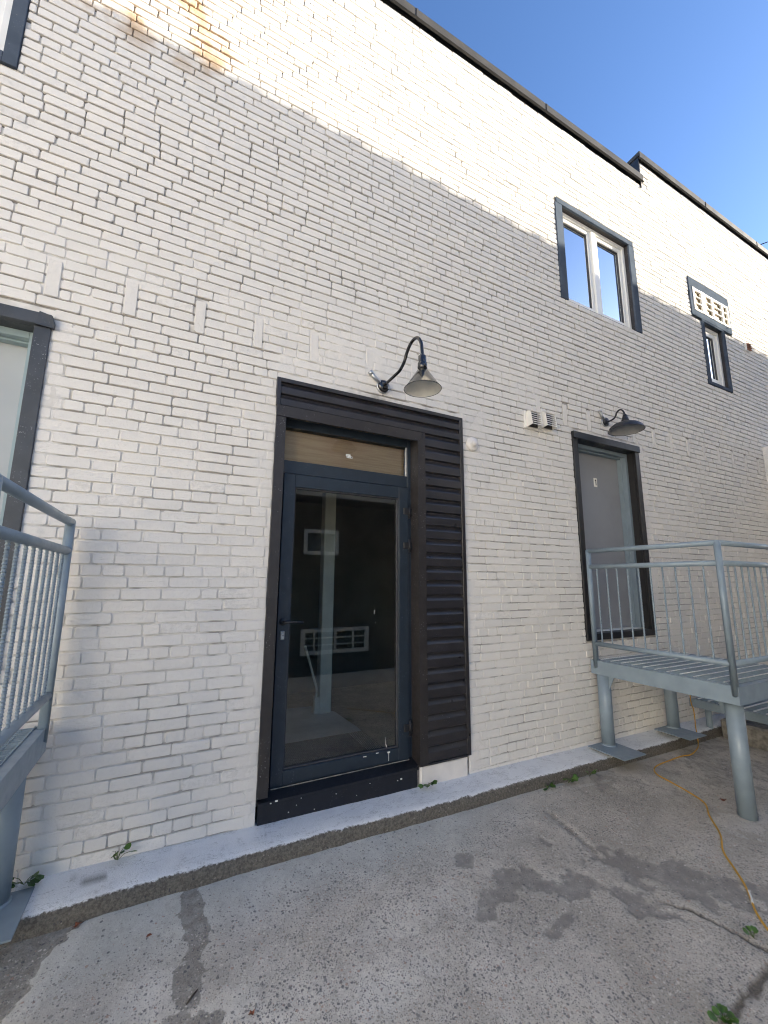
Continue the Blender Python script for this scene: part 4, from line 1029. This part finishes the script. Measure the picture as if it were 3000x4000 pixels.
def landing(label, xe, sgn, bars_along_x, legs, group='steel landings outside the doors', x_len=1.26):
    """xe: x of the open side edge; sgn: +1 if the landing runs towards +x from it"""
    t = thing('steel_landing', label, 'landing', (xe + sgn * x_len / 2, -0.65, 0.0), group)
    ZD, Y0, Y1 = 0.880, -0.045, -1.228
    xf = xe + sgn * x_len
    def X(d): return xe + sgn * d
    # channels round the deck
    def channel_y(x, s, name='channel'):
        mb = MB()
        mb.prism([(x, Y0, ZD), (x + s * 0.045, Y0, ZD), (x + s * 0.045, Y0, ZD - 0.008), (x + s * 0.008, Y0, ZD - 0.010), (x + s * 0.008, Y0, ZD - 0.116), (x + s * 0.045, Y0, ZD - 0.118), (x + s * 0.045, Y0, ZD - 0.126), (x, Y0, ZD - 0.126)], (0, Y1 - Y0, 0))
        return mb.build(name, M['steel'], t)
    channel_y(xe, sgn); channel_y(xf, -sgn)
    def channel_x(y, s):
        mb = MB()
        mb.prism([(X(0.0015), y, ZD - .0005), (X(0.0015), y + s * 0.045, ZD - .0005), (X(0.0015), y + s * 0.045, ZD - 0.008), (X(0.0015), y + s * 0.008, ZD - 0.010), (X(0.0015), y + s * 0.008, ZD - 0.116), (X(0.0015), y + s * 0.045, ZD - 0.118), (X(0.0015), y + s * 0.045, ZD - 0.1255), (X(0.0015), y, ZD - 0.1255)], (sgn * (x_len - 0.003), 0, 0))
        return mb.build('channel', M['steel'], t)
    channel_x(Y1 - 0.002, 1)
    channel_x(Y0 - 0.045, 1) if False else None
    # angle ledge that carries the grating (a thin raised line inside the channel)
    ed = MB(); ed.box(X(0.046), X(0.052), Y0 - 0.02, Y1 + 0.046, ZD - 0.035, ZD + 0.006); ed.box(X(0.0525), X(x_len - 0.05), Y1 + 0.046, Y1 + 0.052, ZD - 0.035, ZD + 0.006)
    ed.build('grating_edge', M['steel'], t)
    # grating: bearing bars and cross rods, every one an object
    gx0, gx1, gy0, gy1 = X(0.056), X(x_len - 0.056), Y0 - 0.02, Y1 + 0.056
    if bars_along_x:
        bar = MB().box(0, sgn * abs(gx1 - gx0), -0.0030, 0.0030, -0.026, 0, b=0).mesh('grating_bar', M['steel_grate'])
        n = int(abs(gy1 - gy0) / 0.030)
        for i in range(n): inst('grating_bar', bar, t, (gx0, gy0 - 0.012 - i * 0.030, ZD + 0.001))
        rod = MB().tube([(0, 0, 0), (0, gy1 - gy0, 0)], 0.0035, 6).mesh('cross_rod', M['steel_grate'])
        for i in range(int(abs(gx1 - gx0) / 0.1)): inst('cross_rod', rod, t, (X(0.10 + i * 0.1), gy0, ZD - 0.004))
    else:
        bar = MB().box(-0.0030, 0.0030, 0, gy1 - gy0, -0.026, 0, b=0).mesh('grating_bar', M['steel_grate'])
        n = int(abs(gx1 - gx0) / 0.030)
        for i in range(n): inst('grating_bar', bar, t, (X(0.068 + i * 0.030), gy0, ZD + 0.001))
        # twisted cross rods: a square bar turning along its length catches light in beads
        mb = MB(); L = gx1 - gx0; k = int(abs(L) / 0.012)
        for i in range(k + 1):
            a = i * math.pi / 4; x = L * i / k
            for j in range(4):
                q = a + j * math.pi / 2; mb.v.append((x, 0.0048 * math.cos(q), 0.0048 * math.sin(q)))
        for i in range(k):
            for j in range(4):
                mb.f.append((i * 4 + j, i * 4 + (j + 1) % 4, i * 4 + 4 + (j + 1) % 4, i * 4 + 4 + j)); mb.sm.append(False)
        rod = mb.mesh('cross_rod', M['rod'])
        for i in range(11): inst('cross_rod', rod, t, (gx0, -0.115 - i * 0.1, ZD + 0.006))
    # posts and rails
    PR, RR = 0.0235, 0.0215
    px = X(0.012); yw, yc = -0.098, -1.206
    xr = X(x_len - 0.012)
    def post(x, y):
        mb = MB(); mb.tube([(x, y, 0.80), (x, y, 1.925)], PR, 18)
        for i, v in enumerate(mb.v):            # cut the foot on the slant where it laps the channel
            if v[2] < 0.81:
                mb.v[i] = (v[0], v[1], 0.835 - 1.1 * (v[0] - x) * -sgn - 0.0)
        mb.lathe([(PR, 0.0), (PR * 0.92, 0.010), (PR * 0.6, 0.019), (0.0, 0.0225)], (x, y, 1.924), (0, 0, 1), 18)
        return mb.build('post', M['steel'], t)
    post(px, yw); post(px, yc); post(xr, yc)
    def rail(a, b, r=RR): return MB().tube([a, b], r, 16).build('rail', M['steel'], t)
    for z in (1.925, 1.770, 1.035):
        rail((px, yw + (0.0 if z > 1.9 else 0.006), z), (px, yc, z)); rail((px, yc, z + 0.0004), (xr, yc, z + 0.0004))
    for i in range(10): inst('baluster', BAL, t, (px, -0.18 - i * 0.1015, 1.035))
    for i in range(int((x_len - 0.10) / 0.1055)): inst('baluster', BAL, t, (X(0.13 + i * 0.1055), yc, 1.035))
    # legs
    for (lx, ly, zb, plate) in legs:
        lg = MB().tube([(lx, ly, zb), (lx, ly, ZD - 0.126)], 0.057, 28).build('leg', M['steel'], t)
        if plate:
            x0, x1, y0, y1 = plate
            part('base_plate', M['steel'], lg, (x0, x1, y0, y1, zb - 0.007, zb + 0.001), b=0.001)
            MB().lathe([(0.058, -0.006), (0.0655, -0.001), (0.0655, 0.004), (0.057, 0.012)], (lx, ly, zb), (0, 0, 1), 28).build('weld', M['steel'], lg)
        side = -1 if ly > -0.5 else 1
        MB().prism([(lx - 0.004, ly + side * 0.055, ZD - 0.1265), (lx - 0.004, ly + side * 0.115, ZD - 0.1265), (lx - 0.004, ly + side * 0.056, ZD - 0.25)], (0.008, 0, 0)).build('gusset', M['steel'], lg)
    return t

ct = lambda x: float(curb_top(x))
landing('blue grey steel landing with pipe railing in front of the grey door numbered 1', 3.690, 1, False,
        [(3.745, -0.130, 0.131, (3.545, 3.845, -0.065, -0.415)), (4.80, -0.128, 0.131, (4.560, 4.850, -0.065, -0.405)), (3.815, -1.132, -0.04, None), (4.82, -1.132, -0.06, None)])
landing('blue grey steel landing with pipe railing cut off by the left picture edge', -0.502, -1, True,
        [(-0.605, -0.130, 0.148, (-0.80, -0.47, -0.065, -0.40)), (-1.66, -0.130, 0.148, (-1.8, -1.5, -0.065, -0.40)), (-0.625, -1.132, 0.02, None), (-1.66, -1.132, 0.02, None)])

# lower step beyond the right landing
stp = thing('lower_step', 'low light blue steel grating step beyond the right landing', 'step', (5.7, -0.65, 0.0))
mb = MB(); mb.box(5.28, 5.288, -0.05, -1.25, 0.262, 0.345); mb.box(5.2885, 5.32, -0.05, -1.25, 0.337, 0.3445); mb.build('channel', M['steel'], stp)
mb = MB(); mb.box(5.288, 6.2, -1.2505, -1.258, 0.262, 0.345); mb.build('channel', M['steel'], stp)
rodm = MB().box(0, 0.86, -0.004, 0.004, -0.006, 0.006).mesh('cross_rod', M['rod'])
barm = MB().box(-0.0030, 0.0030, -0.07, -1.22, -0.026, 0).mesh('grating_bar', M['steel_grate'])
for i in range(57): inst('grating_bar', barm, stp, (5.335 + i * 0.030, 0, 0.340))
for i in range(11): inst('cross_rod', rodm, stp, (5.33, -0.115 - i * 0.1, 0.345))
for q in ((5.34, -0.2), (6.15, -0.2), (6.15, -1.2)):
    MB().tube([(q[0], q[1], -0.05), (q[0], q[1], 0.262)], 0.03, 14).build('leg', M['steel'], stp)
fb = MB(); fb.box(5.42, 5.9, -0.26, -1.5, -0.2, 0.17, b=0.02); ob = fb.build('concrete_footing', M['concrete_side']); tag(ob, 'rough low concrete footing block under the lower steel step', 'footing')

# ---------------------------------------------------------------- return wall at the far right
pier = thing('brick_pier', 'cream painted brick pier projecting from the wall at the right edge', 'pier', (8.4, -0.5, 0.0))
pm = MB(); pm.box(8.16, 8.7, -1.4, 0.0, -0.2, 3.735); pm.build('core', M['white_block'], pier)
V = []; F = []; R = []; o = 0; rg = random.Random(5)
for k in range(56):
    zt = Z0 + (k - 11) * COURSE; y = -1.4 + (0.107 if k % 2 else 0.0)
    if zt > 3.74: break
    while y < -0.02:
        w = 0.215; v, f = brick_geo(min(w, -0.01 - y) - 0.01 if -0.01 - y > 0.03 else 0.02, COURSE - 0.010)
        cy = y + min(w, -0.01 - y) / 2
        V += [(8.158 + yy * 1.0 - 0.004, cy + x, z + zt - COURSE / 2) for x, yy, z in v]; F += [tuple(q + o for q in t) for t in f]; R += [rg.random()] * len(v); o += len(v); y += w
me = np_mesh('brickwork', V, F, M['brick'], dict(rnd=R), False); ob = bpy.data.objects.new('brickwork', me); COL.objects.link(ob); ob.parent = pier; ob.location = -pier.location; ob['kind'] = 'stuff'

# ---------------------------------------------------------------- yellow extension cord
def smooth_path(pts, k=6):
    P = [Vector(p) for p in pts]; P = [P[0] * 2 - P[1]] + P + [P[-1] * 2 - P[-2]]; out = []
    for i in range(1, len(P) - 2):
        for j in range(k):
            t = j / k
            out.append(0.5 * ((2 * P[i]) + (-P[i - 1] + P[i + 1]) * t + (2 * P[i - 1] - 5 * P[i] + 4 * P[i + 1] - P[i + 2]) * t * t + (-P[i - 1] + 3 * P[i] - 3 * P[i + 1] + P[i + 2]) * t ** 3))
    out.append(P[-2]); return out
cordt = thing('extension_cord', 'yellow extension cord hanging under the right landing and snaking over the concrete', 'extension cord', (3.8, -0.6, 0.0))
hang = [(4.98, -0.225, 0.75), (5.0, -0.215, 0.55), (5.015, -0.208, 0.37), (5.042, -0.21, 0.295), (5.045, -0.212, 0.19), (5.036, -0.215, 0.135), (4.99, -0.245, 0.05)]
flat = [(4.95, -0.268, -0.004), (4.795, -0.336, -0.005), (4.569, -0.391, -0.004), (4.444, -0.375, -0.002), (4.254, -0.382, 0.0), (4.02, -0.398, 0.002), (3.897, -0.439, 0.002), (3.830, -0.511, 0.0), (3.812, -0.60, -0.004), (3.769, -0.781, -0.010), (3.706, -0.916, -0.015), (3.551, -1.018, -0.017), (3.371, -1.164, -0.021), (3.187, -1.262, -0.023), (3.068, -1.368, -0.026), (2.961, -1.463, -0.028), (2.837, -1.545, -0.030)]
flat2 = [(2.775, -1.588, -0.031), (2.704, -1.657, -0.033), (2.679, -1.701, -0.034), (2.60, -1.90, -0.036), (2.2, -2.3, -0.036)]
CRD = 0.0052
lift = lambda L: [(p[0], p[1], float(gz(p[0], p[1])) + CRD + 0.002) for p in L]
allp = smooth_path(hang + lift(flat) + lift(flat2))
MB().tube(allp, CRD, 10).build('cable', M['cord'], cordt)
MB().tube(smooth_path(lift([(2.925, -1.492, 0), (2.88, -1.521, 0), (2.837, -1.545, 0)])), CRD + 0.0012, 10).build('tape', M['tape'], cordt)

# ---------------------------------------------------------------- weeds, leaves, twig, pebbles
def leaf_mesh(r, fold=0.25, seed=0):
    rg = random.Random(seed); mb = MB(); n = 10; vs_ = [(0, 0, 0)]
    for i in range(n):
        a = 2 * math.pi * i / n; q = r * (1 + rg.uniform(-0.10, 0.10)) * (0.72 if i == 0 else 1)
        x, y = math.cos(a) * q, math.sin(a) * q * 0.86
        vs_.append((x + r, y, abs(y) * fold - 0.12 * r + rg.uniform(-.06, .06) * r))
    vs_[0] = (r, 0, -0.12 * r)
    mb.add(vs_, [(0, 1 + i, 1 + (i + 1) % n) for i in range(n)], True)
    return mb.mesh('leaf', M['leaf'])
LEAVES = [leaf_mesh(0.5, 0.3, i) for i in range(4)]
def weed(label, loc, n, size, spread, seed, up=0.7, lean=-0.6):
    size *= 1.35; spread *= 0.85
    rg = random.Random(seed)
    t = thing('weed', label, 'weed', loc, None)
    for i in range(n):
        a = rg.uniform(math.pi * 1.05, math.pi * 1.95) if lean < 0 else rg.uniform(0, 2 * math.pi)
        L = spread * rg.uniform(0.45, 1.0); el = rg.uniform(0.25, 1.2) * up
        tip = Vector(loc) + Vector((math.cos(a) * L * math.cos(el), math.sin(a) * L * math.cos(el) * 0.6, math.sin(el) * L + 0.012))
        mid = Vector(loc).lerp(tip, 0.5) + Vector((0, 0, 0.15 * L))
        MB().tube([loc, mid, tip], 0.0014, 5).build('stem', M['stem'], t)
        ob = inst('leaf', LEAVES[i % 4], t, tip, (rg.uniform(-0.6, 0.6), rg.uniform(-0.7, 0.2), a))
        s = size * rg.uniform(0.75, 1.2); ob.scale = (s, s, s)
    return t
weed('dark green round leaved weed beside the left landing leg', (-0.52, -0.03, ct(-0.5) + 0.004), 7, 0.040, 0.075, 1)
weed('small round leaved weed sprouting midway along the wall foot left of the entrance', (-0.135, -0.014, ct(-0.13) + 0.004), 7, 0.026, 0.075, 2, 1.1)
weed('small green weed at the right end of the entrance step', (1.80, -0.045, ct(1.8) + 0.002), 6, 0.034, 0.055, 3, 0.8)
weed('curb weed nearest to the entrance step', (2.76, -0.285, float(gz(2.76, -0.285))), 5, 0.032, 0.06, 4)
weed('tuft at the curb foot in the middle of three', (3.00, -0.285, float(gz(3.0, -0.285))), 6, 0.036, 0.07, 5)
weed('curb weed nearest to the landing base plate', (3.26, -0.28, float(gz(3.26, -0.28))), 5, 0.032, 0.06, 6)
weed('bright green weed growing in the concrete joint at the lower right', (2.015, -1.780, float(gz(2.015, -1.78))), 11, 0.022, 0.042, 7, 0.8, 1)
weed('tiny weed in the crack beside the yellow cord', (2.59, -1.646, float(gz(2.59, -1.646))), 5, 0.020, 0.03, 8, 0.6, 1)

def curl_leaf(label, loc, r, seed):
    rg = random.Random(seed); mb = MB(); n = 9; vs_ = [(0, 0, 0.002)]
    for i in range(n):
        a = 2 * math.pi * i / n; q = r * (1.0 if i % 2 else 0.62) * rg.uniform(0.8, 1.15)
        vs_.append((math.cos(a) * q, math.sin(a) * q * 0.7, rg.uniform(0.0, 0.6) * r))
    mb.add(vs_, [(0, 1 + i, 1 + (i + 1) % n) for i in range(n)])
    ob = mb.build('dry_leaf', M['dry_leaf'], None, loc); tag(ob, label, 'leaf')
gl = lambda x, y, dz=0.003: (x, y, float(gz(x, y)) + dz)
curl_leaf('dry red leaf closest to the curb at the lower left', gl(-0.255, -0.285), 0.022, 1)
curl_leaf('small rust red leaf on the pale concrete left of the gravelly patch', gl(0.041, -0.479), 0.016, 2)
curl_leaf('brown leaf at the bottom edge of the concrete', gl(0.40, -1.00), 0.016, 3)
curl_leaf('dark curled leaf under the right landing beside the cord', gl(3.90, -0.95), 0.030, 4)
tw = MB().tube([gl(0.18, -0.865), gl(0.20, -0.845, 0.006), gl(0.222, -0.822, 0.004)], [0.002, 0.0045, 0.002], 6).build('twig', M['twig']); tag(tw, 'short dark twig lying on the concrete at the lower left', 'twig')
rg = random.Random(9)
def pebble_mesh(seed):
    r2 = random.Random(seed); bm = bmesh.new(); bmesh.ops.create_icosphere(bm, subdivisions=1, radius=1.0)
    for v in bm.verts: v.co = Vector((v.co.x * r2.uniform(.8, 1.2), v.co.y * r2.uniform(.7, 1.0), v.co.z * 0.55))
    me = bpy.data.meshes.new('pebble'); bm.to_mesh(me); bm.free(); me.materials.append(M['pebble']); return me
PEB = [pebble_mesh(i) for i in range(4)]
for i in range(22):
    if i < 3:
        x, y = ((0.97, -0.275), (2.9, -0.30), (1.75, -0.30))[i]; s = 0.009
    else:
        x, y, s = rg.uniform(0.2, 4.2), rg.uniform(-1.6, -0.3), rg.uniform(0.003, 0.006)
    ob = bpy.data.objects.new('pebble', PEB[i % 4]); COL.objects.link(ob)
    ob.location = (x, y, float(gz(x, y)) + s * 0.35); ob.scale = (s, s, s); ob.rotation_euler = (0, 0, rg.uniform(0, 6))
    tag(ob, 'small pale pebble lying loose on the concrete yard', 'pebble', 'loose pebbles on the concrete')

# thin cable leaving the roof edge at the far right
cab = MB().tube([(9.2, 0.12, 7.79), (9.64, 0.126, 8.10), (17.2, 2.16, 13.1), (30.0, 5.6, 21.6)], 0.012, 6).build('overhead_cable', M['cable_black']); tag(cab, 'thin black overhead cable leaving the roof edge at the far right', 'cable')

# ---------------------------------------------------------------- building across the yard (it shades the wall and shows in the glass)
opp = thing('brown_building', 'brown brick building across the yard, seen mirrored in the entrance glass', 'building', (4.0, -6.5, 0.0))
OY = -4.78
OH = 5.47 + 4.78 * math.tan(SUN_EL) / abs(math.cos(SUN_AZ))
wh = [(2.25, 2.97, 2.12, 2.62), (2.25, 3.65, 0.23, 0.71)]
mb = MB()
for (a, b, c, d2) in rects_with_holes(1.7, 27.0, -0.3, 3.3, wh): mb.box(a, b, OY - 0.3, OY, c, d2)
mb.box(1.7, 27.0, -7.0, OY - 0.3, -0.3, 3.3)
mb.build('wall', M['dark_brick'], opp)
mb = MB(); mb.box(1.7, 27.0, -7.0, OY - 0.012, 3.3, OH - 0.10); mb.build('bounce_upper_wall', M['bounce_beige'], opp)  # pale upper storey added to bounce sunlight back onto the painted wall
for i in range(57):
    x0 = 1.7 + i * 0.4475
    c = MB(); c.box(x0 + 0.002, x0 + 0.4455, OY - 0.32, OY + 0.03, OH - 0.10, OH - 0.012 + 0.012 * ((i * 7) % 3) / 3, b=0.004); c.box(x0 + 0.28, x0 + 0.4455, OY - 0.32, OY + 0.035, OH - 0.099, OH + 0.060, b=0.03)
    c.build('coping_tile', M['dark_brick'], opp)
w2 = part('window', M['white_pvc'], opp, (2.25, 2.97, OY - 0.06, OY + 0.02, 2.55, 2.62), (2.25, 2.97, OY - 0.06, OY + 0.02, 2.12, 2.19), (2.25, 2.32, OY - 0.06, OY + 0.02, 2.19, 2.55), (2.90, 2.97, OY - 0.06, OY + 0.02, 2.19, 2.55))
part('pane', M['window_glass'], w2, (2.32, 2.90, OY - 0.05, OY - 0.04, 2.19, 2.55), b=0)
part('surround', M['inside_dark'], w2, (2.10, 3.12, OY - 0.28, OY - 0.27, 2.0, 2.75), b=0)
a2 = MB()
for q in ((2.25, 2.33), (2.50, 2.53), (2.92, 2.96), (3.30, 3.33), (3.57, 3.65)): a2.box(q[0], q[1], OY, OY + 0.04, 0.23, 0.71)
for q in ((0.23, 0.30), (0.39, 0.41), (0.52, 0.54), (0.64, 0.71)): a2.box(2.25, 3.65, OY + 0.002, OY + 0.038, q[0], q[1])
a2 = a2.build('vent_grille', M['white_pvc'], opp)
part('back_panel', M['inside_dark'], a2, (2.25, 3.65, OY - 0.2, OY - 0.19, 0.2, 0.75), b=0)

# added pale building out of frame, bouncing sunlight onto the shaded wall
nb = thing('bounce_building', 'unseen pale two storey building added at the left to bounce sunlight', 'building', (-10.5, -6.0, 0.0))
nh = [(-12.5 + i * 2.4, -11.4 + i * 2.4, z, z + 1.5) for i in range(5) for z in (1.0, 4.3)]
mb = MB()
for (a, b, c, d2) in rects_with_holes(-14.0, 1.5, -0.3, 7.2, nh): mb.box(-8.3, -8.0, a, b, c, d2)
mb.box(-13.0, -8.35, -14.0, 1.5, -0.3, 7.0); mb.build('wall', M['bounce_render'], nb)
for (a, b, c, d2) in nh:
    w3 = MB(); w3.box(-8.22, -8.14, a, b, c, c + 0.07); w3.box(-8.22, -8.14, a, b, d2 - 0.07, d2); w3.box(-8.22, -8.14, a, a + 0.07, c + 0.07, d2 - 0.07); w3.box(-8.22, -8.14, b - 0.07, b, c + 0.07, d2 - 0.07)
    w3 = w3.build('window', M['white_pvc'], nb)
    part('pane', M['window_glass'], w3, (-8.19, -8.18, a + 0.07, b - 0.07, c + 0.07, d2 - 0.07), b=0)
MB().box(-8.36, -7.9, -14.05, 1.55, 7.2, 7.32).build('coping', M['coping'], nb)
